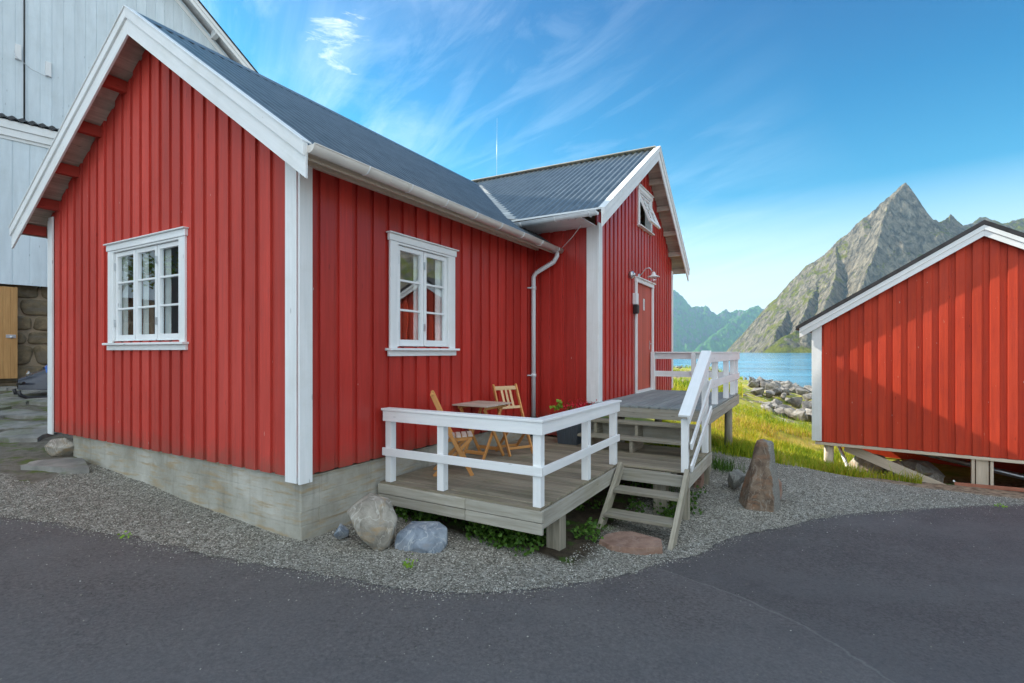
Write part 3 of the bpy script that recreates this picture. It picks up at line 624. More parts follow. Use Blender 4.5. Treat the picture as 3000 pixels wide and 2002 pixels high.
# roof of the cabin
def roof_slab(mb, prof, x0, x1, mapf):
    n = len(prof)
    for a, b in zip(prof[:-1], prof[1:]):
        mb.hexa([mapf(x0, a[0], a[1]), mapf(x1, a[0], a[1]), mapf(x1, b[0], b[1]), mapf(x0, b[0], b[1]), mapf(x0, a[0], a[1] + .035), mapf(x1, a[0], a[1] + .035), mapf(x1, b[0], b[1] + .035), mapf(x0, b[0], b[1] + .035)])
mb = MB()
ys = [-.47, .35, 1.1, 1.85, RY, 3.5, 4.4, 5.3, 6.16]
for a, b in zip(ys[:-1], ys[1:]):
    n = 6
    for i in range(n):
        a0 = a + (b - a) * i / n; b0 = a + (b - a) * (i + 1) / n - .004; xe = 7.0 if a0 > .2 else 4.66
        mb.hexa([(-.285, a0, zr(a0) - .085), (xe, a0, zr(a0) - .085), (xe, b0, zr(b0) - .085), (-.285, b0, zr(b0) - .085), (-.285, a0, zr(a0) - .05), (xe, a0, zr(a0) - .05), (xe, b0, zr(b0) - .05), (-.285, b0, zr(b0) - .05)])
mb.build('roof_boarding', M['soffit'], cab)
n1 = Vector((0, -(RZ - 1.755) / (RY + .47), 1)).normalized(); n2 = Vector((0, (RZ - 1.84) / (6.18 - RY), 1)).normalized()
rf = corr(lambda u, v: (u, v, zr(v) - .022), -.27, 7.0, .125, .020, [.12, .9, 1.9, RY - .01], nrm=n1)
r2 = corr(lambda u, v: (u, v, zr(v) - .022), -.27, 4.70, .125, .020, [-.475, -.2, .12], nrm=n1); r3 = corr(lambda u, v: (u, v, zr(v) - .022), -.27, 7.0, .125, .020, [RY + .01, 4, 6.2], nrm=n2)
for q in (r2, r3): rf._add(q.v, q.f, None, .5, True)
roof1 = rf.build('roof', M['roof_main'], cab, recalc=False)
mb = MB()
for row, y in enumerate((-.38, .12, .62, 1.12, 1.62, 2.1, 2.5)):
    k = 0; x = -.27 + .031 + .125 * (1 + (row % 2) * 2)
    while x < (4.6 if y < .2 else 6.6):
        c = Vector((x, y, zr(y) - .012)); mb.lathe(c, [(.014, 0), (.013, .005), (.0, .009)], 6, n1); x += .125 * 3
tag(mb.build('roof_screws', M['black'], roof1), kind='stuff')
mb = MB(); mb.prism([(-.28, RY - .10, zr(RY - .10) + .004), (-.28, RY, RZ + .022), (-.28, RY + .10, zr(RY + .10) + .004), (-.28, RY + .1, zr(RY + .1) - .006), (-.28, RY, RZ + .01), (-.28, RY - .1, zr(RY - .1) - .006)], (7.3, 0, 0)); mb.build('ridge_cap', M['roof_main'], cab)
def barge(mb, P, a0, z0, a1, z1, ht, d0, d1, cutv=True):
    """board under the line (a0,z0)-(a1,z1), ht high"""
    mb.hexa([P(a0, d1, z0 - ht), P(a1, d1, z1 - ht), P(a1, d0, z1 - ht), P(a0, d0, z0 - ht), P(a0, d1, z0), P(a1, d1, z1), P(a1, d0, z1), P(a0, d0, z0)])
for (a0, z0, a1, z1) in ((-.475, zr(-.475), RY, RZ), (RY, RZ, 6.19, zr(6.19))):
    mb = MB(); s = 0 if a0 < 0 else .001
    barge(mb, HA, a0, z0 + .01, a1, z1 + .01, .30, .29, .315); barge(mb, HA, a0, z0 + .012, a1, z1 + .012, .115, .3155, .338)
    barge(mb, HA, a0, z0 + .028, a1, z1 + .028, .014, .25, .35)
    mb.build('barge_board', M['white'], cab, bevel=.003)
for y in (3.35, 4.05, 4.75, 5.40, 5.93):
    mb = MB(); zt = zr(y) - .09; mb.box(-.285, .0, y - .045, y + .045, zt - .145, zt); mb.build('purlin', M['red_dark'], cab, bevel=.004)
mb = MB(); mb.box(-.285, 0, RY - .05, RY + .05, RZ - .26, RZ - .13); mb.build('purlin', M['red_dark'], cab)
# eave: fascia, frieze, soffit, gutter
mb = MB(); mb.box(-.26, 4.66, -.415, -.39, 1.655, 1.775); mb.box(-.04, 4.74, -.075, -.026, 1.755, 1.865); mb.hexa([(-.26, -.388, 1.685), (4.66, -.388, 1.685), (4.74, -.03, 1.86), (-.26, -.03, 1.86), (-.26, -.388, 1.70), (4.66, -.388, 1.70), (4.74, -.03, 1.875), (-.26, -.03, 1.875)])
mb.box(-.27, 4.68, -.47, -.42, 1.742, 1.762)
mb.build('eave_boards', M['cream'], cab, bevel=.003)
def gutter(axis_pts, rad, side):
    mb = MB(); p, q = [Vector(a) for a in axis_pts]; d = (q - p).normalized(); s = Vector(side); up = Vector((0, 0, 1)); n = 14; vs = []; m = 2
    for c in (p, q):
        for r_ in (rad, rad - .004):
            for k in range(n + 1):
                a = math.pi * k / n; vs.append(c + s * math.cos(a) * r_ - up * math.sin(a) * r_)
    N = n + 1; fs = []
    for k in range(n): fs += [(k, k + 1, 2 * N + k + 1, 2 * N + k), (N + k, 3 * N + k, 3 * N + k + 1, N + k + 1), (k, N + k, N + k + 1, k + 1), (2 * N + k, 2 * N + k + 1, 3 * N + k + 1, 3 * N + k)]
    fs += [(0, 2 * N, 3 * N, N), (n, N + n, 3 * N + n, 2 * N + n)]
    mb._add(vs, fs, d, .4, True)
    mb.tube([p + s * rad, q + s * rad], .007, 6); 
    for c, dd in ((p, d * .003), (q, d * -.003)):
        mb._add([c + dd + s * math.cos(math.pi * k / n) * rad - up * math.sin(math.pi * k / n) * rad for k in range(n + 1)], [tuple(range(n + 1))], d, .4)
    return mb
GZ0 = 1.742; gy0 = -.505
gut = gutter([(-.30, gy0, GZ0), (4.70, gy0, GZ0 - .03)], .066, (0, -1, 0)); gut.tube([(-.02 + .9, gy0, GZ0 - .004), (1.15, gy0, GZ0 - .006)], .001, 4)
gt = gut.build('gutter', M['gutter'], cab, recalc=True)
def half_ring(c, rad, side, thick=.007, tail=0.0, tdir=None):
    mb = MB(); s = Vector(side); c = Vector(c); pts = [c + s * math.cos(math.pi * k / 12) * rad - Vector((0, 0, 1)) * math.sin(math.pi * k / 12) * rad for k in range(13)]
    if tail: pts.append(pts[-1] + Vector((0, 0, tail)))
    mb.tube(pts, thick, 6); return mb
for i in range(8): half_ring((.32 + i * .60, gy0, GZ0 - .004 * i), .070, (0, -1, 0), tail=.02).build('bracket', M['white_plastic'], gt)
for x in (.62, .86):
    mb = MB(); mb.tube([Vector((x + dx, gy0, GZ0 - .002)) + Vector((0, -math.cos(math.pi * k / 12), -math.sin(math.pi * k / 12))) * .070 for dx in (0,) for k in range(13)], .004, 6); mb.build('joint', M['gutter'], gt)
mb = MB(); mb.tube([(4.60, -.49, 1.72), (4.60, -.49, 1.60), (4.58, -.44, 1.50), (4.54, -.13, 1.34), (4.53, -.085, 1.27), (4.53, -.085, 1.10), (4.53, -.085, -1.10)], .038, 14)
dp = mb.build('downpipe', M['pipe'], cab)
for z in (1.08, -.4): mb = MB(); mb.lathe((4.53, -.085, z), [(.038, -.03), (.045, -.03), (.045, .03), (.038, .03)], 14); mb.tube([(4.53, -.085, z), (4.43, -.02, z)], .012, 6); mb.build('clip', M['pipe'], dp)
mb = MB(); mb.lathe((4.53, -.085, -1.10), [(.03, .0), (.055, .0), (.055, -.06), (.048, -.06), (.048, -.33), (0, -.33)], 14); mb.build('drain_collar', M['black'], dp)
mb = MB(); mb.tube([(4.68, -.52, 1.72), (4.62, -.75, 1.88), (4.5, -1.0, 2.07)], .005, 6); mb.build('cable', M['white_plastic'], cab)
# windows of the cabin
wa = window(cab, HA, 2.03, 3.655, .13, 1.30, 3, 3)
wb_ = window(cab, HB, 1.255, 2.245, .06, 1.262, 2, 3)
mb = MB(); mb.box(.30, 9.6, .5, 5.5, -1.15, -1.10); mb.box(1.9, 1.94, 1.4, 5.0, -1.1, 2.2); mb.box(1.1, 4.6, 1.3, 1.34, -1.1, 2.2)
mb.build('room', M['inside'], cab)

# wing
opU = (7.02, 7.86, 2.56, 3.25); opD = (6.83, 7.97, -.80, 1.38)
mb = MB(); siding(mb, HG, 4.75, 9.84, -1.0, lambda a: zw(a) - .085, .212, .128, [opU, opD], [WX], start=.16, jit=.004); 
mb.build('wing_gable_wall', M['red_gloss'], cab, bevel=.003)
mb = MB(); siding(mb, HS, -1.136, 0.0, -1.43, lambda a: 2.06, .235, .165, start=.14); mb.build('wing_side_wall', M['red_gloss'], cab, bevel=.003)
mb = MB(); strip(mb, lambda a, d, z: Vector((9.84 + d, a, z)), -1.136, YL, -1.2, lambda a: 2.15, -.03, 0); strip(mb, lambda a, d, z: Vector((4.76 - d, a, z)), .1, YL, 1.5, lambda a: 2.3 , -.03, 0)
mb.build('wing_rear_wall', M['red_gloss'], cab)
boxes('corner_board', M['white'], cab, [(4.70, 4.7265, -1.16, -.975, -.84, 2.05), (4.70, 4.87, -1.187, -1.1605, -.83, 2.1), (9.80, 9.89, -1.187, -1.159, -.9, 2.0), (9.862, 9.89, -1.158, -1.0, -.9, 2.0)])
mb = MB(); xs_ = [4.19, 4.95, 5.75, 6.55, WX, 8.1, 8.85, 9.55, 10.23]
for a, b in zip(xs_[:-1], xs_[1:]):
    for i in range(6):
        a0 = a + (b - a) * i / 6; b0 = a + (b - a) * (i + 1) / 6 - .004
        mb.hexa([(a0, -1.46, zw(a0) - .085), (b0, -1.46, zw(b0) - .085), (b0, 5.9, zw(b0, 5.9) - .085), (a0, 5.9, zw(a0, 5.9) - .085), (a0, -1.46, zw(a0) - .05), (b0, -1.46, zw(b0) - .05), (b0, 5.9, zw(b0, 5.9) - .05), (a0, 5.9, zw(a0, 5.9) - .05)])
mb.build('roof_boarding', M['soffit'], cab)
nw = Vector((-(WZ - 2.18) / (WX - 4.17), 0, 1)).normalized(); ne = Vector(((WZ - 2.04) / (10.25 - WX), 0, 1)).normalized()
rf = corr(lambda u, v: (v, u, zw(v, u) - .018), -1.44, 6.0, .125, .016, [4.13, 5, 6, WX - .01], nrm=nw); r3 = corr(lambda u, v: (v, u, zw(v, u) - .018), -1.44, 6.0, .125, .016, [WX + .01, 8.5, 10.28], nrm=ne)
rf._add(r3.v, r3.f, None, .5, True); rf.build('wing_roof', M['roof_wing'], cab, recalc=False)
rf = corr(lambda u, v: (v, u, zw(v, u) - .082), -1.40, .14, .125, .018, [4.06, 4.5], nrm=nw); rf.build('old_roof_edge', M['roof_rust'], cab, recalc=False)
mb = MB(); mb.box(4.07, 4.10, -1.47, .12, 2.125, 2.15); mb.build('drip_board', M['white'], cab)
mb = MB(); mb.beam((WX, -1.44, WZ + .005), (WX, 6, zw(WX, 6) + .005), .20, .02); mb.build('ridge_cap', M['cream'], cab, bevel=.005)
for (a0, a1) in ((4.07, WX), (WX, 10.26)):
    mb = MB(); barge(mb, HG, a0, zw(a0) + .01, a1, zw(a1) + .01, .27, .325, .35); barge(mb, HG, a0, zw(a0) + .012, a1, zw(a1) + .012, .10, .3505, .372)
    barge(mb, HG, a0, zw(a0) + .028, a1, zw(a1) + .028, .016, .27, .385); mb.build('barge_board', M['white'], cab, bevel=.003)
for x in (7.85, 8.45, 9.05, 9.6, 10.08):
    mb = MB(); zt = zw(x) - .088; mb.box(x - .04, x + .04, -1.455, -1.137, zt - .11, zt); mb.build('purlin', M['soffit'], cab, bevel=.004)
mb = MB(); a = Vector((4.10, .08, zr(.08) + .03)); b = Vector((6.97, 2.62, zr(2.62) + .03)); mb.beam(a, b, .24, .012, up=(n1 + nw).normalized()); mb.build('valley_flashing', M['lead'], cab)
gut = gutter([(4.0, .08, 2.055), (4.0, -1.43, 2.075)], .056, (-1, 0, 0)); gt2 = gut.build('gutter', M['pipe'], cab)
for y in (-.15, -.75, -1.32): half_ring((4.0, y, 2.064), .060, (-1, 0, 0), tail=.02).build('bracket', M['white_plastic'], gt2)
mb = MB(); mb.box(4.10, 4.76, -1.13, .1, 2.04, 2.06); mb.build('eave_boards', M['white'], cab)
window(cab, HG, 7.02, 7.86, 2.56, 3.25, 1, 2, jamb=.085, curtain=False, apron=False, cap=.02, tilt=R(22))
# door of the wing
mb = MB()
for s0, s1 in ((6.755, 6.83), (7.97, 8.045)): pbox(mb, HG, s0, s1, .024, .06, -.82, 1.38)
pbox(mb, HG, 6.74, 8.06, .0235, .065, 1.381, 1.46); pbox(mb, HG, 6.72, 8.08, .02, .10, 1.461, 1.48); pbox(mb, HG, 6.83, 7.97, -.05, .07, -.82, -.775)
df = mb.build('door', M['white_clean'], cab, bevel=.003)
mb = MB(); k = 6.835
while k < 7.96: pbox(mb, HG, k, min(k + .092, 7.965), -.012, .012, -.77, 1.375); k += .0945
mb.build('door_leaf', M['red_door'], df, bevel=.003)
mb = MB(); pbox(mb, HG, 7.845, 7.885, .012, .018, .05, .24); mb.tube([HG(7.865, .018, .17), HG(7.865, .055, .17), HG(7.75, .06, .17)], .009, 8); mb.build('handle', M['steel'], df)
mb = MB(); pbox(mb, HG, 7.37, 7.47, .0125, .02, .86, 1.10); mb.build('number_plate', M['white_plastic'], df, bevel=.004)
mb = MB()
def seg(a0, a1, z0, z1): pbox(mb, HG, a0, a1, .0205, .0215, z0, z1)
seg(7.39, 7.42, 1.03, 1.04); seg(7.412, 7.42, .985, 1.03); seg(7.39, 7.42, .98, .988); seg(7.39, 7.398, .94, .98); seg(7.39, 7.42, .93, .94); seg(7.445, 7.455, .93, 1.04); seg(7.40, 7.45, .885, .892)
mb.build('digits', M['steel'], df)
mb = MB(); mb.lathe(HG(6.44, .022, 1.47), [(.0, .0), (.075, .0), (.075, .05), (.06, .07), (0, .075)], 20, (0, -1, 0)); mb.lathe(HG(6.44, .095, 1.47), [(.035, 0), (.035, .03), (0, .034)], 12, (0, -1, 0)); 
mb.build('socket', M['steel'], cab)
# gooseneck lamp over the door
mb = MB(); mb.lathe(HG(7.0, .022, 1.52), [(0, 0), (.05, 0), (.05, .025), (0, .03)], 16, (0, -1, 0))
mb.tube([HG(7.0, .03, 1.52), HG(7.0, .10, 1.57), HG(7.0, .17, 1.66), HG(7.02, .24, 1.67), HG(7.04, .29, 1.60)], .011, 10)
lp = mb.build('wall_lamp', M['steel'], cab)
mb = MB(); mb.lathe(HG(7.06, .31, 1.44), [(.022, .15), (.038, .12), (.042, .09), (.115, .055), (.12, .042), (.112, .044), (.038, .08), (.03, .08)], 28); mb.build('shade', M['white_plastic'], lp)
mb = MB(); mb.lathe(HG(7.06, .31, 1.36), [(0, -.0), (.04, .01), (.052, .05), (.045, .10), (.03, .13)], 16); mb.build('globe', M['glass'], lp)
mb = MB(); pbox(mb, HG, 6.60, 6.73, .024, .11, .92, 1.14); mb.build('meter_box', M['white_plastic'], cab, bevel=.01)
mb = MB(); pbox(mb, HG, 6.61, 6.72, .024, .13, .74, .915); mb.build('key_box', M['black'], cab, bevel=.02)

# ------------------------------------------------------------------ lower terrace
ter = thing('wooden_terrace', 'low weathered plank terrace with white railing beside the long red wall', 'terrace', 'house', (2, -1, -1.9))
mb = MB(); x = 1.0
while x < 4.70:
    e = x + .114; yend = -2.02 if x < 3.05 else -2.885; y1 = -.03 if x < 4.60 else -1.2
    if e < 3.09 or x > 3.04: 
        j = random.uniform(-.002, .002); mb.box(x, min(e, 4.70), yend + random.uniform(0, .006), y1, -1.458 + j, -1.43 + j)
    x += .1205
mb.build('planks', M['deck_wood'], ter, bevel=.004)
for k, (z0, z1) in enumerate(((-1.552, -1.452), (-1.662, -1.559))):
    mb = MB(); mb.box(.967, .997, -1.20, -.03, z0, z1); mb.box(.967, .997, -2.055, -1.204, z0 - .001, z1); mb.build('fascia', M['fascia_wood'], ter, bevel=.004)
mb = MB(); mb.box(1.0, 3.05, -2.055, -2.025, -1.61, -1.45); mb.build('fascia', M['fascia_wood'], ter, bevel=.004)
mb = MB(); mb.box(3.052, 3.08, -2.92, -2.0, -1.60, -1.46); mb.build('fascia', M['fascia_wood'], ter, bevel=.004)
mb = MB(); mb.box(3.082, 4.68, -2.918, -2.89, -1.605, -1.447); mb.build('fascia', M['fascia_wood'], ter, bevel=.004)
mb = MB(); mb.box(1.1, 4.6, -1.9, -1.86, -1.60, -1.46); mb.box(1.1, 4.6, -1.0, -.96, -1.60, -1.46); mb.box(3.2, 4.6, -2.75, -2.7, -1.6, -1.46); mb.box(3.1, 3.14, -2.7, -.1, -1.6, -1.46); mb.build('joist', M['grey_wood'], ter)
for (x, y, s, zt) in ((1.48, -1.95, .075, -1.61), (3.24, -2.55, .08, -1.6), (4.55, -2.85, .05, -1.46), (4.3, -1.6, .06, -1.6), (3.2, -2.85, .045, -1.6)):
    mb = MB(); mb.box(x - s, x + s, y - s, y + s, gzf('house', x, y) - .25, zt); mb.build('support_post', M['grey_wood'], ter, bevel=.006)
rl = MB(); 
rl.box(.983, 1.009, -2.045, -.085, -.760, -.645); rl.box(.983, 1.009, -2.045, -.075, -1.138, -1.052)
rl.box(1.0095, 3.18, -2.045, -2.019, -.760, -.6455); rl.box(1.0095, 3.18, -2.045, -2.019, -1.138, -1.0525)
rl.hexa([(.97, -.07, -.644), (.97, -2.06, -.644), (1.10, -1.93, -.644), (1.10, -.07, -.644), (.97, -.07, -.62), (.97, -2.06, -.62), (1.10, -1.93, -.62), (1.10, -.07, -.62)])
rl.hexa([(.972, -2.06, -.644), (3.21, -2.06, -.644), (3.21, -1.93, -.644), (1.102, -1.93, -.644), (.972, -2.06, -.62), (3.21, -2.06, -.62), (3.21, -1.93, -.62), (1.102, -1.93, -.62)])
rl.build('railing', M['white_clean'], ter, bevel=.004)
for (x, y) in ((1.051, -.14), (1.051, -.86), (1.051, -1.976), (2.21, -1.976), (3.12, -1.976)):
    mb = MB(); mb.box(x - .041, x + .041, y - .041, y + .041, -1.43, -.646); mb.build('railing_post', M['white_clean'], ter, bevel=.004)
# ladder-like steps to the ground
st = thing('garden_steps', 'grey wooden steps with two treads leading from the terrace down to the gravel', 'steps', 'house', (2.6, -2.5, -2.0))
for y in (-2.10, -2.90):
    mb = MB(); f = Vector((2.16, y, -2.12)); g = Vector((3.07, y, -1.42)); mb.beam(f, g, .05, .13); mb.build('stringer', M['grey_wood'], st, bevel=.005)
for x, z in ((2.675, -1.63), (2.36, -1.83)):
    mb = MB(); mb.box(x, x + .25, -2.875, -2.125, z - .036, z); mb.build('tread', M['grey_wood'], st, bevel=.006)
# ------------------------------------------------------------------ porch in front of the door
por = thing('porch', 'raised grey plank porch on round poles with white railing before the wing gable', 'porch', 'house', (6, -2, -1.9))
mb = MB(); y = -1.165
while y > -2.85:
    mb.box(4.47, 7.97, max(y - .142, -2.89), y, -.848, -.82 + random.uniform(-.002, .002)); y -= .150
mb.build('planks', M['porch_wood'], por, bevel=.004)
mb = MB(); mb.box(4.475, 4.503, -2.88, -1.15, -1.0, -.85); mb.build('fascia', M['fascia_wood'], por, bevel=.004)
for z0, z1 in ((-.935, -.852), (-1.03, -.94)): mb = MB(); mb.box(4.48, 6.1, -2.915, -2.887, z0, z1); mb.box(6.104, 7.97, -2.914, -2.887, z0, z1); mb.build('fascia', M['fascia_wood'], por, bevel=.004)
mb = MB(); mb.box(4.6, 7.9, -1.9, -1.85, -1.0, -.85); mb.box(4.6, 7.9, -2.84, -2.76, -1.05, -.85); mb.box(7.93, 7.97, -2.88, -1.15, -1.0, -.85); mb.build('joist', M['grey_wood'], por)
for x, y in ((5.15, -2.76), (7.6, -2.76), (5.15, -1.4), (7.6, -1.4)):
    mb = MB(); g0 = gzf('house', x, y) - .3; mb.tube([(x, y, g0), (x, y, -.4 - .45), ], [.078, .068], 18); mb.build('pole', M['grey_wood'], por)
rl = MB()
rl.box(4.46, 7.99, -2.93, -2.80, -.026, 0.0); rl.box(4.46, 7.98, -2.921, -2.897, -.155, -.0265); rl.box(4.46, 7.98, -2.921, -2.897, -.53, -.41)
rl.box(7.87, 7.995, -2.80, -1.165, -.0265, -.0005); rl.box(7.955, 7.98, -2.896, -1.165, -.155, -.027); rl.box(7.955, 7.98, -2.896, -1.165, -.53, -.41)
rl.build('railing', M['white_clean'], por, bevel=.004)
for x, y in ((4.50, -2.852), (5.36, -2.852), (6.58, -2.852), (7.45, -2.852), (7.91, -2.852), (7.91, -1.21), (7.91, -2.05)):
    mb = MB(); zb = -1.43 if x < 4.6 else -.82; mb.box(x - .042, x + .042, y - .042, y + .042, zb, -.027); mb.build('railing_post', M['white_clean'], por, bevel=.004)
# steps from the terrace up to the porch, with their sloping rail
ps = thing('porch_steps', 'wide grey steps with sloping white handrail between the terrace and the porch', 'steps', 'house', (4.1, -2, -1.43))
for x, z in ((4.17, -1.03), (3.90, -1.22)): mb = MB(); mb.box(x, x + .125, -2.80, -1.15, z - .036, z); mb.box(x + .13, x + .255, -2.80, -1.15, z - .036, z - .001); mb.build('tread', M['grey_wood'], ps, bevel=.005)
for y in (-1.35, -1.98, -2.74): mb = MB(); mb.prism([(3.92, y, -1.428), (4.47, y, -1.428), (4.47, y, -1.07), (4.18, y, -1.07), (4.18, y, -1.258), (3.92, y, -1.258)], (0, .045, 0)); mb.build('stringer', M['grey_wood'], ps)
mb = MB(); mb.box(4.44, 4.465, -2.8, -1.15, -1.3, -1.07); mb.build('riser', M['fascia_wood'], ps)
mb = MB(); mb.box(3.085, 3.165, -2.90, -2.82, -1.43, -.80); mb.build('railing_post', M['white_clean'], ps, bevel=.004)
mb = MB(); mb.beam((3.02, -2.87, -.755), (4.50, -2.87, .005), .135, .03); mb.beam((3.04, -2.915, -.80), (4.49, -2.93, -.065), .024, .115); mb.build('handrail', M['white_clean'], ps, bevel=.004)
for z0, z1 in ((-1.12, -.42), (-1.38, -.80)): mb = MB(); mb.beam((3.10, -2.935, z0), (4.52, -2.935, z1), .024, .085); mb.build('lower_rail', M['white_clean'], ps, bevel=.004)

# ------------------------------------------------------------------ folding furniture
def chair(label):
    t = thing('folding_chair', label, 'chair', 'world', (0, 0, 0), 'folding wooden chairs on the terrace')
    a = Vector((-.24, 0, .93)); b = Vector((.22, 0, 0)); sw = .19
    for s in (-1, 1):
        mb = MB(); o = Vector((0, s * sw, 0)); mb.beam(a + o + Vector((.0, 0, .01)), Vector((-.02, s * sw, .45)), .022, .045, up=(1, 0, .5)); mb.beam(Vector((-.025, s * sw, .46)), b + o, .022, .045, up=(1, 0, .5)); mb.lathe(a + o + Vector((0, -.011, .01)), [(0, 0), (.0225, 0), (.0225, .022), (0, .022)], 14, (0, 1, 0)); mb.build('back_leg', M['teak'], t, bevel=.004)
        mb = MB(); mb.beam((.20, s * (sw - .03), .42), (-.22, s * (sw - .03), 0), .02, .042, up=(1, 0, 1)); mb.build('front_leg', M['teak'], t, bevel=.004)
        mb = MB(); mb.beam((.22, s * (sw - .055), .425), (-.16, s * (sw - .055), .40), .02, .04); mb.build('seat_rail', M['teak'], t, bevel=.003)
    mb = MB()
    for k in range(6): x = .20 - k * .068; mb.box(x - .028, x + .028, -.175, .175, .447 - k * .004, .462 - k * .004)
    mb.build('seat', M['teak_top'], t, bevel=.004)
    mb = MB(); A = lambda f: a.lerp(Vector((-.02, 0, .45)), f)
    p, q = A(.06), A(.62); mb.beam(p + Vector((0, -sw + .01, 0)), p + Vector((0, sw - .01, 0)), .018, .06, up=(-.45, 0, 1)); mb.beam(q + Vector((0, -sw + .01, 0)), q + Vector((0, sw - .01, 0)), .018, .04, up=(-.45, 0, 1))
    for y in (-.07, 0, .07): mb.beam(A(.08) + Vector((0, y, 0)), A(.61) + Vector((0, y, 0)), .036, .012, up=(1, 0, .4))
    mb.build('backrest', M['pale_teak'], t, bevel=.003)
    mb = MB(); mb.beam((.17, -.18, .10), (.17, .18, .10), .018, .035); mb.beam((-.15, -.155, .075), (-.15, .155, .075), .018, .035); mb.build('stretcher', M['teak'], t, bevel=.003)
    return t
M['pale_teak'] = wood('oiled_wood_pale', (.58, .36, .17), (.74, .52, .30), 0.5, 0.2, None, 0, 0.3, 0.4)
DZ = EYE - 1.43
c1 = chair('slatted folding chair seen from the side, at the near end of the small table'); c1.location = (-.70, 6.06, DZ); c1.rotation_euler = (0, 0, R(8))
c2 = copy_tree(c1); c2['label'] = 'slatted folding chair facing outward with its back to the wall, beyond the small table'; c2.location = (.02, 7.26, DZ); c2.rotation_euler = (0, 0, R(-58))
tb = thing('folding_table', 'small square slatted folding table against the long red wall', 'table', 'world', (0, 0, 0))
mb = MB()
for k in range(7): x = -.27 + k * .09; mb.box(x - .041, x + .041, -.28, .28, .715, .733)
mb.build('tabletop', M['teak_top'], tb, bevel=.004)
mb = MB()
for y in (-.21, .21): mb.box(-.26, .26, y - .012, y + .012, .675, .714)
mb.build('frame', M['teak'], tb, bevel=.003)
for y, s in ((-.19, 1), (.19, 1), (-.16, -1), (.16, -1)): mb = MB(); mb.beam((-.24 * s, y, .68), (.24 * s, y, 0), .02, .045, up=(1, 0, .5)); mb.build('leg', M['teak'], tb, bevel=.004)
mb = MB(); mb.beam((.19, -.2, .1), (.19, .2, .1), .018, .045); mb.beam((-.19, -.17, .1), (-.19, .17, .1), .018, .045); mb.build('stretcher', M['teak'], tb, bevel=.003)
tb.location = (-.40, 6.93, DZ); tb.rotation_euler = (0, 0, FR['house'][1])

# planter with geraniums
pl = thing('flower_planter', 'square ribbed dark grey planter with red geraniums behind the terrace railing', 'planter', 'house', (4.25, -.92, -1.43))
mb = MB(); cx, cy = 4.25, -.90
mb.hexa([(cx - .15, cy - .15, -1.43), (cx + .15, cy - .15, -1.43), (cx + .15, cy + .15, -1.43), (cx - .15, cy + .15, -1.43), (cx - .18, cy - .18, -1.05), (cx + .18, cy - .18, -1.05), (cx + .18, cy + .18, -1.05), (cx - .18, cy + .18, -1.05)])
for k in range(12):
    o = -.15 + k * .0272
    for s in (-1, 1):
        mb.beam((cx + o, cy + s * .152, -1.43), (cx + o * 1.2, cy + s * .182, -1.055), .012, .012, up=(0, 1, 0)); mb.beam((cx + s * .152, cy + o, -1.43), (cx + s * .182, cy + o * 1.2, -1.055), .012, .012, up=(1, 0, 0))
mb.box(cx - .19, cx + .19, cy - .19, cy + .19, -1.052, -1.03)
mb.build('pot', plain('grey_resin', (.07, .085, .10), .55, 0, .4, .15), pl, bevel=.003)
def leafmat(name, c1, c2):
    m, t, p, out = mat_new(name); col = t.mix(rnd(t), c1, c2); setp(t, p, base=col, rough=.55, spec=.35)
    tr = t.new('ShaderNodeBsdfTranslucent', {'Color': col}); mx = t.new('ShaderNodeMixShader', {0: .35, 1: p.outputs[0], 2: tr.outputs[0]}); t.l.new(mx.outputs[0], out.inputs[0]); return m
M['leaf'] = leafmat('leaf_green', (.035, .10, .012), (.12, .24, .03)); M['leaf_bright'] = leafmat('leaf_lime', (.16, .32, .03), (.34, .5, .06)); M['petal'] = leafmat('geranium_red', (.55, .008, .02), (.75, .03, .06))
def leaves(n, c, ext, size, seed=0, z0=None):
    mb = MB(); r = random.Random(seed)
    for _ in range(n):
        p = Vector(c) + Vector((r.gauss(0, 1) * ext[0], r.gauss(0, 1) * ext[1], abs(r.gauss(0, 1)) * ext[2])); d = Vector((r.uniform(-1, 1), r.uniform(-1, 1), r.uniform(-.2, 1))).normalized(); s = d.orthogonal().normalized() * size * r.uniform(.4, .6); L = size * r.uniform(.7, 1.3)
        nrm = d.cross(s).normalized() * size * .15
        mb._add([p, p + d * L * .5 + s + nrm, p + d * L, p + d * L * .5 - s + nrm], [(0, 1, 2), (0, 2, 3)], None, r.random())
    return mb
leaves(130, (cx, cy - .08, -1.03), (.09, .12, .07), .055, 1).build('foliage', M['leaf'], pl, recalc=False)
leaves(30, (cx - .02, cy + .20, -.93), (.05, .05, .07), .07, 3).build('light_foliage', M['leaf_bright'], pl, recalc=False)
mb = leaves(420, (cx + .02, cy - .20, -.92), (.10, .13, .07), .028, 2); tag(mb.build('flowers', M['petal'], pl, recalc=False), kind='stuff')

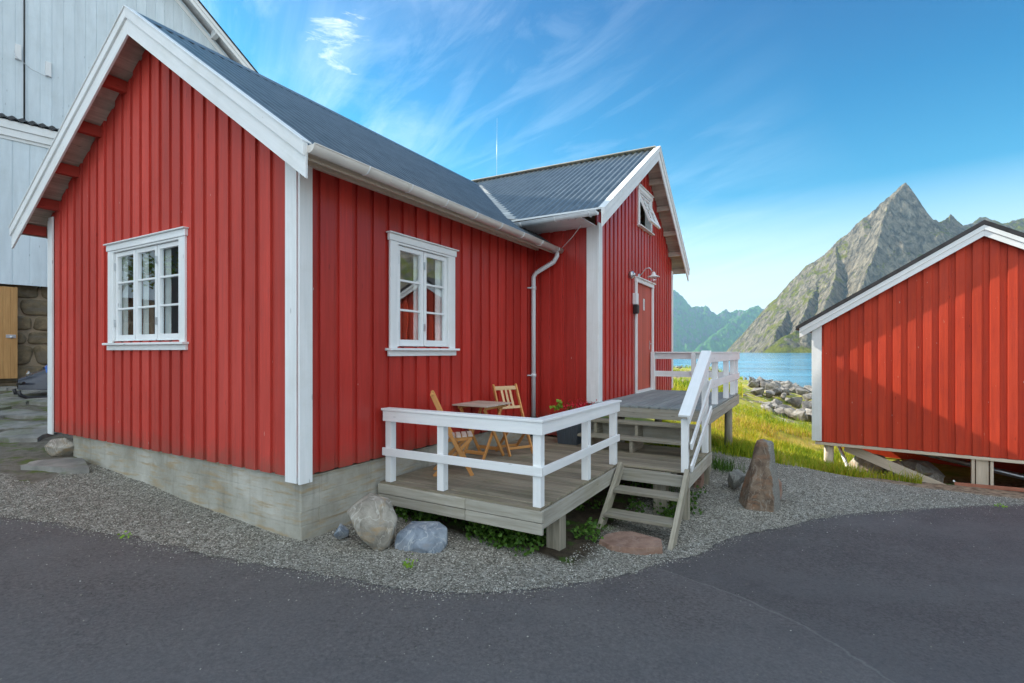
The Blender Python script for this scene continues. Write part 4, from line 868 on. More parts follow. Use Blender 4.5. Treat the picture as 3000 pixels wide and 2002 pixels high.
# ------------------------------------------------------------------ stones
def rock(name, label, size, loc, mat, seed, rz=0, sub=2, npts=16, rounded=False, shape=None, group=None, lift=0.0, amp=.08, bev=.0, cat='rock'):
    r = random.Random(seed); bm = bmesh.new()
    if rounded: bmesh.ops.create_icosphere(bm, subdivisions=4, radius=1)
    else:
        for _ in range(npts):
            v = Vector((r.gauss(0, 1), r.gauss(0, 1), r.gauss(0, 1))).normalized() * r.uniform(.85, 1.1); bm.verts.new(v)
        if shape:
            bmesh.ops.delete(bm, geom=bm.verts[:], context='VERTS'); [bm.verts.new(p) for p in shape]
        res = bmesh.ops.convex_hull(bm, input=bm.verts); bmesh.ops.delete(bm, geom=[g for g in set(res['geom_interior'] + res['geom_unused']) if isinstance(g, bmesh.types.BMVert)], context='VERTS')
        if sub:
            bmesh.ops.triangulate(bm, faces=bm.faces)
            bmesh.ops.bevel(bm, geom=bm.edges[:], offset=.06, segments=2, affect='EDGES', profile=.6)
            bmesh.ops.triangulate(bm, faces=bm.faces)
            for _ in range(sub):
                bmesh.ops.subdivide_edges(bm, edges=[e for e in bm.edges if e.calc_length() > .12], cuts=1, use_grid_fill=True); bmesh.ops.triangulate(bm, faces=bm.faces)
    for v in bm.verts:
        n = noise.fractal(v.co * 1.7 + Vector((seed * 3.1, 0, 0)), .9, 2.1, 5); n2 = noise.noise(v.co * 1.1 + Vector((0, seed * 1.7, 0)))
        v.co += v.co.normalized() * (n * amp + (n2 * .16 if rounded else 0))
    if rounded and shape == 'egg':
        for v in bm.verts: f = .78 + .30 * (v.co.z + .2); v.co.x *= f; v.co.y *= f
    for v in bm.verts: v.co = Vector((v.co.x * size[0] / 2, v.co.y * size[1] / 2, v.co.z * size[2] / 2))
    me = bpy.data.meshes.new(name); bm.to_mesh(me); bm.free(); me.materials.append(mat)
    me.polygons.foreach_set('use_smooth', [True] * len(me.polygons))
    o = bpy.data.objects.new(name, me); scene.collection.objects.link(o)
    z = gz(loc[0], loc[1]) if len(loc) < 3 else loc[2]
    o.location = (loc[0], loc[1], z + EYE + size[2] / 2 - lift); o.rotation_euler = (0, 0, R(rz)); tag(o, label, cat, group)
    if not rounded:
        try: me.set_sharp_from_angle(angle=R(32))
        except Exception: pass
    return o
shb0 = [(-.95, -.2, .45), (-.6, -.85, .35), (-.75, .5, .6), (-.2, -.6, .9), (-.15, .5, 1), (.5, -.3, .82), (.55, .6, .75), (1, -.1, .15), (.85, .6, -.1), (.9, -.5, -.15), (.7, -.7, -.75), (.75, .2, -.95), (.3, -.5, -1), (-.1, .5, -.9), (-.25, -.8, -.35), (-.75, .3, -.2), (.3, -.95, .1)]
rk = rock('boulder', 'big pale granite boulder leaning on the concrete plinth by the terrace', (.50, .42, .52), (-1.34, 4.90), M['rock_beige'], 3, 0, shape=shb0, sub=2, lift=.05, amp=.05, cat='boulder')
shb = [(-1, -.8, -.9), (-.85, .9, -1), (.9, .8, -1), (.75, -.9, -.9), (-.95, -.6, .55), (-.6, .8, 1), (-.2, -.5, .95), (.55, -.55, .8), (.95, .3, .75), (.5, .9, 1), (1, -.3, -.3), (.1, -1, -.2)]
rock('stone', 'angular blue-grey stone in front of the terrace, right of the pale boulder', (.49, .34, .24), (-.86, 4.92), M['rock_blue'], 11, -6, shape=shb, lift=.05, cat='stone', amp=.05)
rock('stone', 'small blue-grey stone against the plinth, left of the pale boulder', (.16, .14, .18), (-1.66, 4.98), M['rock_blue'], 5, 40, sub=1, lift=.03, cat='stone')
rock('stone', 'rounded stone at the far left end of the concrete plinth', (.42, .36, .34), (-6.52, 7.40), M['rock_beige'], 8, 30, npts=16, lift=.07, cat='stone')
hull = [(-1, -.3, -1), (-.75, .5, -1), (-.35, .3, -1), (-.3, .9, -1), (.15, 1, -1), (.6, .55, -1), (1, .2, -1), (.95, -.6, -1), (.3, -1, -1), (-.6, -.95, -1)]
hull += [(x * .96, y * .96, 1) for x, y, z in hull]
rock('doorstep_slab', 'flat reddish sandstone slab on the gravel at the foot of the grey steps', (.66, .50, .09), (1.22, 5.30), M['rock_red'], 9, -8, shape=hull, sub=1, amp=.03, lift=.02, cat='slab')
shp = [(-1, -.5, -1), (-.8, .7, -1), (.2, -1, -1), (.95, -.3, -1), (.9, .8, -1), (.1, 1, -1), (-.08, -.2, .90), (.0, .3, .95), (.52, -.3, .95), (.62, .3, .82), (.25, -.45, .92), (-.62, -.4, -.1), (.80, -.2, .1), (.15, -.9, -.3)]
rock('standing_stone', 'tall upright wedge-shaped brown and grey stone set in the gravel by the asphalt', (.56, .46, .92), (3.20, 6.62), M['rock_brown'], 4, 8, shape=shp, sub=2, amp=.07, lift=.06, cat='standing stone')
shp2 = [(.0, -1, -1), (.8, -.9, -1), (.9, .6, -1), (-.1, .8, -1), (-.1, -.75, .8), (.35, -.6, 1), (.6, .2, .95), (.0, .3, .9), (.85, -.6, -.2)]
rock('stone', 'low dark stone with a pale top on the left behind the standing stone', (.34, .32, .34), (3.13, 7.15), M['rock_grey'], 14, 20, lift=.04, npts=12, cat='stone')
rock('stone', 'rusty orange stone tucked behind the right side of the standing stone', (.34, .26, .42), (3.50, 6.82), M['rock_red'], 6, 70, lift=.06, npts=13, cat='stone')
# small brick pile under the landing
mb = MB()
for k in range(7): z = gzf('house', 4.35, -2.75) + .035 * k * 1.0; mb.box(4.28 + random.uniform(-.02, .02), 4.5, -2.84, -2.74, z, z + .033)
tag(mb.build('brick_pile', M['rock_red'], None, 'house', (4.35, -2.75, -1.9)), 'small pile of reddish flat stones under the porch landing', 'stone pile')

# riprap along the shore
protos = []
SH = []
r = random.Random(5)
for i in range(150):
    t = r.random(); Y = 23 + 24 * r.random(); k = r.uniform(.43, .62) if Y > 24 else r.uniform(.45, .62)
    if k < .47 and Y < 33: continue
    SH.append((k * Y, Y, r.uniform(.35, 1.0) * (.5 + Y / 60)))
for i in range(70): Y = r.uniform(20, 34); k = r.uniform(.47, .63) - (Y < 24) * .0; SH.append((k * Y, Y, r.uniform(.5, 1.15)))
for i in range(26): Y = r.uniform(30, 40); k = r.uniform(.31, .46); SH.append((k * Y, Y, r.uniform(.2, .6)))
protos = [rock('shore_boulder', 'rough grey boulder in the bank of rocks along the shore', (2, 1.7, 1.3), (500 + i, 0, 0), M['rock_shore'], 40 + i, npts=12, sub=1, group='boulders along the shore', amp=.06, cat='boulder') for i in range(8)]
for i, (x, y, s) in enumerate(SH):
    o = protos[i] if i < 8 else protos[i % 8].copy()
    if i >= 8: scene.collection.objects.link(o)
    o.location = (x, y, gz(x, y) + EYE + s * .22); o.rotation_euler = (r.uniform(-.4, .4), r.uniform(-.4, .4), r.uniform(0, 6.3)); s *= .8; o.scale = (s * .5, s * .5, s * .55)
# loose pebbles and spilled grit (nobody could count them)
def pebbles(name, pts, sizes, mat, sd):
    g = np.random.default_rng(sd); n = len(pts); base = np.array([(1, 0, 0), (-1, 0, 0), (0, 1, 0), (0, -1, 0), (0, 0, 1), (0, 0, -1)], float)
    F0 = np.array([(0, 2, 4), (2, 1, 4), (1, 3, 4), (3, 0, 4), (2, 0, 5), (1, 2, 5), (3, 1, 5), (0, 3, 5)])
    V = base[None] * g.uniform(.6, 1.2, (n, 6, 1)); a = g.uniform(0, 6.28, n); c, s = np.cos(a)[:, None], np.sin(a)[:, None]
    V[:, :, 2] *= .6; X = V[:, :, 0] * c - V[:, :, 1] * s; Y = V[:, :, 0] * s + V[:, :, 1] * c; V = np.stack([X, Y, V[:, :, 2]], -1) * np.asarray(sizes)[:, None, None] + np.asarray(pts)[:, None]
    F = (F0[None] + 6 * np.arange(n)[:, None, None]).reshape(-1, 3); return fast_mesh(name, V.reshape(-1, 3), F, mat, smooth=False, attr=np.repeat(g.random(n), 6))
def pebmat():
    m, t, p, out = mat_new('grit'); c = t.ramp(rnd(t), [(0, (.08, .08, .068)), (.4, (.22, .21, .18)), (.75, (.35, .335, .29)), (.93, (.52, .50, .45)), (1, (.75, .73, .67))]); setp(t, p, base=c, rough=.85, spec=.25); return m
M['grit'] = pebmat()
n = 190000; X = rng.uniform(-8, 9, n); Y = rng.uniform(3.2, 11, n)
e = edge_y(X); hx = (X + 1.99) * .504 + (Y - 4.82) * .864; hy = -(X + 1.99) * .864 + (Y - 4.82) * .504
ok = (Y > e + .0) & ~((hx > .03) & (hx < 4.8) & (hy > -.0) & (hy < 5.2)) & ~((hx > 1.15) & (hx < 4.7) & (hy > -2.15)) & ((Y < 9.1 + .1 * X + (X > 5) * .8) | (X < 2)) & (hx < 7.9) & ~((X < -5.8) & (Y > 4.6 - .28 * X))
X, Y = X[ok], Y[ok]; keep = rng.random(len(X)) < np.clip(6 / Y, .3, 1); X, Y = X[keep], Y[keep]
sz = rng.uniform(.005, .0105, len(X)); sz[rng.random(len(X)) > .995] *= 2.2
tag(pebbles('gravel', np.stack([X, Y, ground_z(X, Y) + EYE + .004 + (fbm(X, Y, .5, 4, 3) - .5) * .05], -1), sz, M['grit'], 4), 'grey crushed stone gravel between the asphalt and the buildings', 'gravel', kind='stuff')
n = 9000; X = rng.uniform(-6, 8, n); dd = np.abs(rng.normal(0, .07, n)) * np.where(rng.random(n) > .85, 6, 1) * (.3 + 1.6 * fbm(X, X * 0, .7, 3, 61)); Y = edge_y(X) - dd + .03
nn = 260; X2 = rng.uniform(-6, 8, nn); Y2 = edge_y(X2) - rng.uniform(.2, 3.5, nn); X = np.r_[X, X2]; Y = np.r_[Y, Y2]
tag(pebbles('loose_grit', np.stack([X, Y, ground_z(X, Y) + EYE + .034], -1), rng.uniform(.003, .008, len(X)), M['grit'], 6), 'loose stone chips scattered on the asphalt edge', 'grit', kind='stuff')

# ------------------------------------------------------------------ grass and weeds
def blades(name, X, Y, H, Wd, mat, sd, zoff=0.0, lean=.8):
    g = np.random.default_rng(sd); n = len(X); Z = ground_z(X, Y) + EYE + zoff + (fbm(X, Y, 2.4, 5, 5) - .5) * .5 * np.clip((Y - 9) / 6, 0, 1); a = g.uniform(0, 6.28, n); dx, dy = np.cos(a), np.sin(a); b = g.uniform(0, 6.28, n); l = g.uniform(.05, lean, n) * H
    P0 = np.stack([X - dx * Wd, Y - dy * Wd, Z - .03], -1); P1 = np.stack([X + dx * Wd, Y + dy * Wd, Z - .03], -1)
    mx = X + np.cos(b) * l * .35; my = Y + np.sin(b) * l * .35; P2 = np.stack([mx + dx * Wd * .8, my + dy * Wd * .8, Z + H * .55], -1); P3_ = np.stack([mx - dx * Wd * .8, my - dy * Wd * .8, Z + H * .55], -1)
    P4 = np.stack([X + np.cos(b) * l, Y + np.sin(b) * l, Z + H], -1); V = np.stack([P0, P1, P2, P3_, P4], 1).reshape(-1, 3)
    F = (np.array([(0, 1, 2), (0, 2, 3), (3, 2, 4)])[None] + 5 * np.arange(n)[:, None, None]).reshape(-1, 3)
    return fast_mesh(name, V, F, mat, smooth=False, attr=np.repeat(np.clip(g.random(n) * .6 + fbm(X, Y, 1.6, 3, 8) * .9 - .25, 0, 1), 5))
def grassmat():
    m, t, p, out = mat_new('meadow_grass'); c = t.ramp(rnd(t), [(0, (.10, .20, .012)), (.3, (.24, .36, .02)), (.6, (.46, .46, .03)), (.85, (.58, .46, .10)), (1, (.56, .34, .16))]); setp(t, p, base=c, rough=.6, spec=.25)
    tr = t.new('ShaderNodeBsdfTranslucent', {'Color': c}); mx = t.new('ShaderNodeMixShader', {0: .45, 1: p.outputs[0], 2: tr.outputs[0]}); t.l.new(mx.outputs[0], out.inputs[0]); return m
M['grass'] = grassmat()
n = 90000; Y = 8.6 + rng.random(n) ** 1.3 * 12; k = rng.uniform(.28, .80, n); X = k * Y
line = 9.1 + .10 * X + (fbm(X, Y, 1.1, 3, 12) - .5) * 1.2
hx = (X + 1.99) * .504 + (Y - 4.82) * .864
dens = np.clip(fbm(X, Y, .8, 4, 41) * 3.2 - .95 - np.clip((Y - 14) / 10, 0, .6), .03, 1)
sx_ = ((X - 6.98) * .79 - (Y - 11.78) * .613) / 1.24; sy_ = ((X - 6.98) * .613 + (Y - 11.78) * .79) / 1.24
ok = (Y > line) & (rng.random(n) < dens) & (X > 2) & ~((sx_ > .45) & (sy_ > -.6)) & ~((sx_ > .1) & (sy_ > -.05) & (rng.random(n) < .6))
X, Y = X[ok], Y[ok]
Hh = rng.uniform(.05, .22, len(X)) * (.3 + 1.2 * fbm(X, Y, 1.1, 3, 33)) * (1 + .8 * (rng.random(len(X)) > .95))
tag(blades('meadow_grass', X, Y, Hh, rng.uniform(.004, .009, len(X)), M['grass'], 3), 'sunlit yellow green grass on the bank between the porch and the small shed', 'grass', kind='stuff')
n = 22000; Y = rng.uniform(19, 38, n); k = rng.uniform(.26, .64, n); X = k * Y; ok = (fbm(X, Y, 3, 4, 44) > .53) & ((X / Y < .45) | (Y < 21)); X, Y = X[ok], Y[ok]
tag(blades('bank_grass', X, Y, rng.uniform(.12, .4, len(X)), rng.uniform(.015, .03, len(X)), M['grass'], 5), 'dry tufts of grass on the stony bank above the fjord', 'grass', kind='stuff')
# tufts by the round pole and weeds in the shade under the terrace
tx = []; 
for cx_, cy_, nn, s in ((3.15, 8.2, 260, .14), (2.55, 7.9, 160, .16), (3.35, 7.95, 120, .10), (2.1, 7.1, 60, .12)):
    tx.append(np.stack([rng.normal(cx_, s, nn), rng.normal(cy_, s, nn)], -1))
tx = np.concatenate(tx); tag(blades('grass_tufts', tx[:, 0], tx[:, 1], rng.uniform(.08, .26, len(tx)), rng.uniform(.003, .006, len(tx)), M['leaf'], 9), 'dark green grass tufts round the foot of the porch pole', 'grass', kind='stuff')
mb = MB(); r = random.Random(12)
for _ in range(420):
    a = r.uniform(1.1, 4.3); b = r.uniform(-2.2, -.4) if a < 3 else r.uniform(-2.9, -2.0)
    if r.random() < .45: a = r.uniform(1.05, 1.9); b = r.uniform(-2.1, -.2)
    if noise.noise(Vector((a * 1.7, b * 1.7, 3))) < -.12: continue
    z = gzf('house', a, b); q = leaves(r.randint(8, 22), (a, b, z), (.05, .05, .07), .045, r.randint(0, 9999)); mb._add(q.v, q.f, None, r.random())
    for i in range(len(q.f)): mb.r[-1 - i] = r.random()
tag(mb.build('weeds', M['leaf'], None, 'house', (2, -1.5, -1.95), recalc=False), 'leafy green weeds in the dark soil under the terrace', 'weeds', kind='stuff')
for i, (px, py, z0) in enumerate(((310, 1376, -1.62), (375, 1395, -1.66), (367, 1576, -1.72), (1200, 1668, -1.87), (2930, 1500, -2.15))):
    Y = -z0 * 1500 / (py - 1031); X = (px - 1500) / 1500 * Y
    q = leaves(26, (0, 0, 0), (.03, .03, .03), .03, 50 + i); o = q.build('weed', M['leaf_bright'] if i > 1 else M['leaf'], None, 'world', (0, 0, 0), recalc=False); o.location = (X, Y, gz(X, Y) + EYE)
    tag(o, ('small weed with brown litter at the foot of the concrete plinth', 'tiny green weed growing against the concrete plinth', 'lone lime green weed on the gravel edge, left of the cabin corner', 'lone lime green weed in the gravel in front of the terrace', 'pale weed in the gravel edge in front of the small shed')[i], 'weed')

HAZE = 0.00009
# ------------------------------------------------------------------ small red shed on the right
sh = thing('red_shed', 'small red board shed on posts with black roof at the right edge', 'shed', 'shed', (2.3, 0, -2.1))
def zs(x): return .471 + (2.055 - .471) / (2.30 + .302) * (x + .302) if x < 2.30 else 2.055 - .609 * (x - 2.30)
SF = VP(lambda a, d, z: (a, -d, z))
mb = MB(); siding(mb, SF, 0, 4.6, -1.66, lambda a: zs(a) - .15, .2035, .112, (), [2.30], start=.135, proud=.032, jit=.003); mb.build('front_wall', M['red_sun'], sh, bevel=.003)
mb = MB(); siding(mb, VP(lambda a, d, z: (-d, a, z)), 0, 4.5, -1.66, lambda a: zs(0) - .15, .2035, .112); mb.build('side_wall', M['red_sun'], sh)
mb = MB(); strip(mb, lambda a, d, z: Vector((a, 4.5 + d, z)), 0, 4.6, -2.9, lambda a: zs(a) - .15, -.03, 0, (), [2.3]); strip(mb, lambda a, d, z: Vector((4.6 + d, a, z)), 0, 4.5, -2.9, lambda a: zs(4.6) - .15, -.03, 0); mb.box(.05, 4.55, .05, 4.45, -1.70, -1.665)
mb.build('back_wall', M['red_sun'], sh)
boxes('corner_board', M['white'], sh, [(-.052, .105, -.06, -.0335, -1.64, .52), (-.052, -.0255, -.025, .12, -1.64, .50)])
mb = MB(); mb.box(0, 4.6, -.035, .03, -1.71, -1.662); mb.build('sill_beam', M['pale_wood'], sh, bevel=.004)
for a0, a1 in ((-.302, 2.30), (2.30, 4.9)):
    mb = MB()
    b0, b1 = (a0 + .06, a1) if a0 < 0 else (a0, a1 - .06)
    barge(mb, SF, b0, zs(b0) - .075, b1, zs(b1) - .075, .17, .10, .125); barge(mb, SF, b0, zs(b0) - .073, b1, zs(b1) - .073, .075, .1255, .145); mb.build('barge_board', M['white'], sh, bevel=.003)
    mb = MB(); barge(mb, SF, a0, zs(a0), a1, zs(a1), .065, -4.7, .155); mb.build('roof', M['black_roof'], sh)
for x, y, rr in ((.20, .12, .07), (.2, 4.2, .07), (4.3, 4.2, .07)):
    mb = MB(); g0 = gzf('shed', x, y) - .4; mb.tube([(x, y, g0), (x, y, -1.70)], .078, 16); mb.build('post', M['pale_wood'], sh)
mb = MB(); g0 = gzf('shed', 2.28, .1) - .3
mb.box(2.16, 2.20, -.0, .12, g0, -1.71); mb.box(2.38, 2.42, 0, .12, g0, -1.71); mb.box(2.215, 2.365, .02, .12, g0, -1.711); mb.build('post', M['pale_wood'], sh, bevel=.004)
mb = MB(); mb.beam((.45, .20, -1.74), (2.0, -.06, -2.30), .03, .16, up=(0, 0, 1)); mb.build('brace', M['pale_wood'], sh, bevel=.003)
mb = MB(); mb.tube([(.30, .5, -1.72), (.62, .3, -2.5)], .03, 10); mb.build('drain_pipe', M['white_plastic'], sh)
mb = MB(); mb.tube([(.9, 1.2, -1.75), (4.4, .9, -2.35)], .05, 12); mb.build('water_pipe', M['steel'], sh)
# board on the ground, flower, bank stones under the shed
p = fw('shed', (1.95, -.10, 0)); q = fw('shed', (3.2, -.12, 0)); mb = MB(); mb.beam((p.x, p.y, gz(p.x, p.y) + .045), (q.x, q.y, gz(q.x, q.y) + .06), .03, .07); tag(mb.build('board', plain('terracotta_board', (.42, .17, .11), .7, 0, .2, .15), None, 'world', (p.x, p.y, -2.1), bevel=.004), 'reddish board lying on the gravel in front of the shed post', 'board')
p = fw('shed', (2.75, -.42, 0)); q = fw('shed', (3.7, -.2, 0)); mb = MB(); mb.beam((p.x, p.y, gz(p.x, p.y) + .01), (q.x, q.y, gz(q.x, q.y) + .16), .12, .03); tag(mb.build('plank', M['pale_wood'], None, 'world', (p.x, p.y, -2.1), bevel=.004), 'pale plank slanting up at the right edge beside the shed', 'plank')
for i, (x, y, s) in enumerate(((.75, 1.0, .9), (1.25, .75, .8), (1.5, 1.2, 1.0), (.95, 1.7, 1.0), (1.75, .55, .5))):
    pp = fw('shed', (x, y, 0)); rock('bank_stone', ('sandy stone half hidden behind the leaning timber brace under the red shed', 'sandy stone touching the underside of the slanting brace under the red shed', 'large sandy stone farthest right behind the brace under the red shed', 'sandy stone deepest in the shade under the left part of the red shed', 'smallest sandy stone low beside the brace foot under the red shed')[i], (s, s * .8, s * .7), (pp.x, pp.y), M['rock_beige'], 70 + i, i * 50, npts=12, sub=1, group='stones under the shed', lift=.1, cat='stone')
pp = fw('shed', (1.93, -.12, 0)); fl = thing('daisy', 'small white daisy growing by the shed brace', 'flower', 'world', (pp.x, pp.y, gz(pp.x, pp.y))); g0 = gz(pp.x, pp.y)
mb = MB(); mb.tube([(pp.x, pp.y, g0), (pp.x + .02, pp.y, g0 + .10)], .003, 5); mb.build('stem', M['leaf'], fl); leaves(14, (pp.x - .03, pp.y, g0), (.03, .02, .03), .03, 5).build('leaves', M['leaf'], fl, recalc=False)
mb = MB(); mb.lathe((pp.x + .02, pp.y, g0 + .10), [(0, .006), (.02, .004), (.022, 0), (0, -.002)], 10, (0, -1, .5)); mb.build('blossom', M['white_plastic'], fl)

# ------------------------------------------------------------------ big white hall behind
hl = thing('white_hall', 'tall pale blue-white boarded building with stone basement behind the red cabin', 'building', 'hall', (3, 2, -1))
HW = VP(lambda a, d, z: (a, -d, z)); HU = VP(lambda a, d, z: (a, .45 - d, z))
AX = -1.5
def zh(x): return 10.833 - .854 * (x - 4.319) if x > AX else 10.833 - .854 * (AX - 4.319) + .854 * (x - AX)
mb = MB(); siding(mb, HW, -7, 6.4, 1.66, lambda a: 5.36, .31, .292, proud=.012, jit=.001, start=.1); mb.build('lower_wall', M['panel_blue'], hl, bevel=.003)
mb = MB(); siding(mb, HU, -9.5, 6.9, 5.5, lambda a: zh(a) - .25, .232, .22, (), [AX], proud=.010, jit=.001); mb.build('upper_wall', M['panel_blue'], hl)
mb = MB(); strip(mb, lambda a, d, z: Vector((6.9 + d, a, z)), .45, 14, -1.4, lambda a: 8.2, -.05, 0); strip(mb, lambda a, d, z: Vector((-9.5 + d, a, z)), .45, 14, -1.4, lambda a: 8.8, -.05, 0); strip(mb, lambda a, d, z: Vector((a, 14 + d, z)), -9.5, 6.9, -1.4, lambda a: zh(a) - .3, -.05, 0, (), [AX]); mb.build('outer_wall', M['panel_blue'], hl)
mb = MB(); mb.box(-7.1, 6.5, -.10, -.06, 5.48, 5.68); mb.box(-7.1, 6.5, -.075, -.03, 5.30, 5.475); mb.box(-7.1, 6.5, -.035, .0, 5.22, 5.30); mb.build('cornice', M['white'], hl, bevel=.005)
rf = corr(lambda u, v: (u, v, 5.70 + (v + .14) * .45), -7.2, 6.6, .19, .026, [-.14, .46]); rf.build('lean_to_roof', M['black_roof'], hl, recalc=False)
for a0, a1 in ((AX, 7.75), (-10.75, AX)):
    mb = MB(); b = lambda P_, h0, h, d0, d1: barge(mb, P_, a0, zh(a0) - h0, a1, zh(a1) - h0, h, d0, d1)
    b(HW, .06, .26, -.03, .0); b(HW, .055, .13, .0005, .03); mb.build('barge_board', M['white'], hl, bevel=.004)
    mb = MB(); b(HW, 0, .055, -14.5, .05); mb.build('roof', M['black_roof'], hl)
    mb = MB(); b(HW, .057, .03, -14.4, -.032); mb.build('soffit', M['white'], hl)
mb = MB(); barge(mb, HU, AX, zh(AX) - .36, 6.9, zh(6.9) - .36, .14, .012, .04); mb.build('frieze', M['white'], hl)
for x in (3.1, 4.9, 6.6): mb = MB(); zt = zh(x) - .09; mb.box(x - .07, x + .07, .02, .44, zt - .2, zt); mb.build('purlin', M['white'], hl, bevel=.005)
mb = MB(); mb.tube([(.47, .42, 5.8), (.47, .42, 13)], .016, 8); mb.build('black_cable', M['black'], hl)
for px, pz in ((.36, 7.62), (.93, 7.42)): mb = MB(); pbox(mb, HU, px - .06, px + .06, .011, .07, pz - .18, pz + .2); mb.build('junction_box', M['white_plastic'], hl, bevel=.008)
mb = MB(); mb.tube([(.28, .36, 7.62), (.28, .35, 7.5), (.36, .36, 7.44), (.6, .37, 7.28), (.85, .37, 7.22), (.93, .38, 7.26)], .007, 6); mb.build('wire', M['steel'], hl)
mb = MB(); mb.box(-7, 6.4, .30, .6, -1.6, 1.64); mb.build('basement_mortar', plain('lime_mortar', (.30, .24, .17), .95, 0, .1, .25, 4, .5, 20), hl)
mb = MB(); r = random.Random(31); z = -1.15
bmS = bmesh.new()
while z < 1.55:
    h = r.uniform(.34, .52); x = -6.9
    while x < 6.2:
        l = r.uniform(.5, 1.1); t = bmesh.ops.create_icosphere(bmS, subdivisions=3, radius=1)['verts']; s = r.random() * 50
        for v in t:
            c = v.co; c = Vector([math.copysign(abs(q) ** .45, q) for q in c]); c *= 1 + .16 * noise.noise(c * 1.3 + Vector((s, 0, 0)))
            v.co = Vector((x + l / 2 + c.x * (l / 2 - .015), .33 + c.y * .085, z + h / 2 + c.z * (h / 2 - .01)))
        x += l
    z += h
me = bpy.data.meshes.new('basement_stones'); bmS.transform(Matrix.Translation(-ORG[hl.name])); bmS.to_mesh(me); bmS.free(); me.materials.append(M['rock_wall']); me.polygons.foreach_set('use_smooth', [True] * len(me.polygons))
o = bpy.data.objects.new('basement_stones', me); scene.collection.objects.link(o); o.parent = hl
mb = MB(); k = -.86
while k < .30: mb.box(k, k + .128, -.02, .02, -.66, 1.60); k += .13
mb.box(-.9, .30, .02, .05, 1.2, 1.35); mb.box(-.9, .30, .02, .05, -.4, -.25)
dr = mb.build('door', M['door_wood'], hl, bevel=.003)
mb = MB(); pbox(mb, HW, .10, .28, .02, .035, .34, .42); mb.lathe((.2, -.04, .36), [(0, 0), (.03, 0), (.03, .02), (0, .02)], 10, (0, -1, 0)); mb.build('hasp', M['steel'], dr, bevel=.003)

# slate paving of the yard
mb = MB(); r = random.Random(77)
def hp(i, j): rr = random.Random(i * 131 + j * 977); return (-14.5 + i * .80 + rr.uniform(-.36, .36), 6.1 + j * .46 + rr.uniform(-.2, .2))
for i in range(12):
    for j in range(14):
        q = [hp(i, j), hp(i + 1, j), hp(i + 1, j + 1), hp(i, j + 1)]; c = (sum(a for a, b in q) / 4, sum(b for a, b in q) / 4)
        if c[1] < 4.95 - .28 * c[0] or r.random() < .22: continue
        hx_ = (c[0] + 1.99) * .504 + (c[1] - 4.82) * .864; hy_ = -(c[0] + 1.99) * .864 + (c[1] - 4.82) * .504
        if hx_ > -.3 and hy_ < 5.9: continue
        n = 4; pts = []
        for a, b in zip(q, q[1:] + q[:1]):
            for f in (0, .35, .7):
                x = a[0] + (b[0] - a[0]) * f; y = a[1] + (b[1] - a[1]) * f; x = c[0] + (x - c[0]) * .93; y = c[1] + (y - c[1]) * .93; pts.append((x + r.uniform(-.06, .06), y + r.uniform(-.05, .05)))
        tz = r.uniform(.0, .04) + .05; tlt = r.uniform(-.02, .02)
        mb.prism([(x, y, gz(x, y) + tz - .08 + tlt * (x - c[0])) for x, y in pts], (0, 0, .08), r=r.random())
tag(mb.build('path', M['paving'], None, 'world', (-10, 9, -1.2), bevel=.012), kind='structure')

# snowmobile parked between cabin and hall (nose to the left)
FR['sled'] = ((-10.62, 11.0), math.atan2(.755, .656)); gs = gz(-10.2, 11.3)
sn = thing('snowmobile', 'dark snowmobile with blue windshield, half hidden behind the left edge of the red cabin', 'snowmobile', 'sled', (1.2, 0, gs))
M['sled'] = plain('dark_gelcoat', (.05, .055, .075), .25, 0, .6)
mb = MB()
def hood(uu, vv):
    x = uu * 1.25; a = (vv - .5) * math.pi; wd = .46 * math.sin(min(1, uu * 2.2 + .12) * math.pi / 2) * (1 - .15 * uu); ht = .16 + .42 * math.sin(min(1, uu * 1.1 + .1) * math.pi / 2)
    return Vector((x, math.sin(a) * wd, gs + .22 + math.cos(a) ** .6 * ht))
mb.grid(hood, 14, 16); mb.lathe((.62, 0, gs + .30), [(.0, -.12), (.33, -.10), (.42, 0), (.40, .1)], 24); bd = mb.build('hood', M['sled'], sn)
mb = MB(); mb.grid(lambda a, b: Vector((.42 + b * .42, (a - .5) * (.62 - .2 * b), gs + .70 + b * .42 - (a - .5) ** 2 * .5)), 10, 6); mb.build('windshield', plain('blue_tinted_plastic', (.03, .12, .42), .15, 0, .7), sn)
mb = MB(); mb.tube([(-.02 + .08, -.38, gs + .38), (.0, 0, gs + .34), (.06, .38, gs + .38)], .03, 8); mb.build('bumper', M['black'], sn)
for s in (-.42, .42):
    mb = MB(); mb.tube([(-.02, s, gs + .22), (.0, s, gs + .12), (.12, s, gs + .06), (.6, s, gs + .05), (1.2, s, gs + .06)], .035, 8); mb.tube([(.55, s, gs + .07), (.62, s * .6, gs + .36)], .025, 8); mb.build('ski', M['black'], sn)
mb = MB(); mb.tube([(.85, -.42, gs + .98), (.88, -.2, gs + .94), (.9, 0, gs + .9), (.88, .2, gs + .94), (.85, .42, gs + .98)], .018, 8); mb.build('handlebar', M['black'], sn)
mb = MB(); mb.box(1.2, 2.5, -.2, .2, gs + .42, gs + .66); mb.build('seat', M['black'], sn, bevel=.06)
mb = MB(); mb.box(1.0, 2.6, -.22, .22, gs + .02, gs + .38); mb.build('track', M['black'], sn, bevel=.08)
mb = MB(); mb.lathe((.16, -.2, gs + .56), [(0, .0), (.06, 0), (.07, .03), (0, .05)], 14, (-1, -.3, .1)); mb.build('headlight', M['glass'], sn)

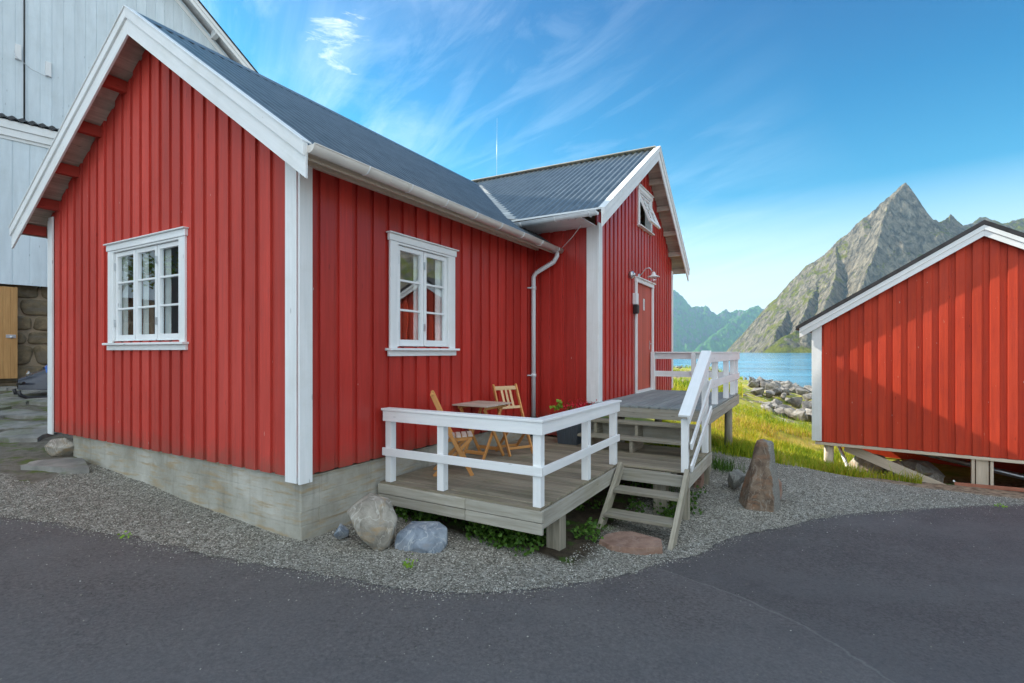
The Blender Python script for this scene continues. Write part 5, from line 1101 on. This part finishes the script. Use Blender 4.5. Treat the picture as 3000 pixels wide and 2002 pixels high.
# thin mast far behind the roof
mb = MB(); X, Y = -.62, 20.5; mb.tube([(X, Y, -1.6), (X, Y, 5), (X + .01, Y, 7.4), (X + .02, Y, 9.35)], [.018, .010, .006, .003], 8)
tag(mb.build('antenna_mast', M['steel'], None, 'world', (X, Y, -1.6)), 'thin white antenna mast standing behind the cabin roof', 'mast')

# tree standing out of view on the left, seen only mirrored in the gable window
def tree(label, x, y, h, seed, org_group=None):
    z = gz(x, y); t = thing('out_of_view_birch_tree', label, 'tree', 'world', (x, y, z)); r = random.Random(seed); mb = MB(); tips = []
    mb.tube([(x, y, z - .2), (x + .1, y, z + h * .3), (x - .05, y + .1, z + h * .6), (x, y, z + h * .9)], [.14, .11, .07, .02], 10)
    for k in range(22):
        f = r.uniform(.25, .85); a = r.uniform(0, 6.28); L = h * .32 * (1.1 - f); b = Vector((x, y, z + h * f)); e = b + Vector((math.cos(a) * L, math.sin(a) * L, L * .6)); mb.tube([b, b.lerp(e, .5) + Vector((0, 0, .1)), e], [.04, .025, .008], 6); tips += [b.lerp(e, .5), b.lerp(e, .8), e]
    mb.build('trunk', M['grey_wood'], t); lf = MB()
    for c in tips:
        q = leaves(60, c, (h * .06, h * .06, h * .05), .12, r.randint(0, 9999)); n0 = len(lf.r); lf._add(q.v, q.f, None, .5); lf.r[n0:] = q.r
    lf.build('crown', M['leaf'], t, recalc=False)
tree('leafy green birch out of view left of the yard in front of the tall white building', -15.5, 8.2, 6.5, 4)
# ------------------------------------------------------------------ summer haze over the fjord
hm = bpy.data.materials.new('haze_air'); hm.use_nodes = True; t = NT(hm.node_tree); t.n.clear(); ho = t.new('ShaderNodeOutputMaterial')
hv = t.new('ShaderNodeVolumePrincipled', {'Color': (.45, .75, 1.0, 1), 'Density': HAZE, 'Anisotropy': .35}); t.l.new(hv.outputs[0], ho.inputs['Volume'])
mb = MB(); mb.box(-3300, 5200, -2400, 8800, -70, 860); hz = mb.build('haze', hm, None, 'world', (0, 0, 0)); tag(hz, kind='stuff')
print('objects', len(bpy.data.objects), 'tris', sum(len(m.polygons) for m in bpy.data.meshes))
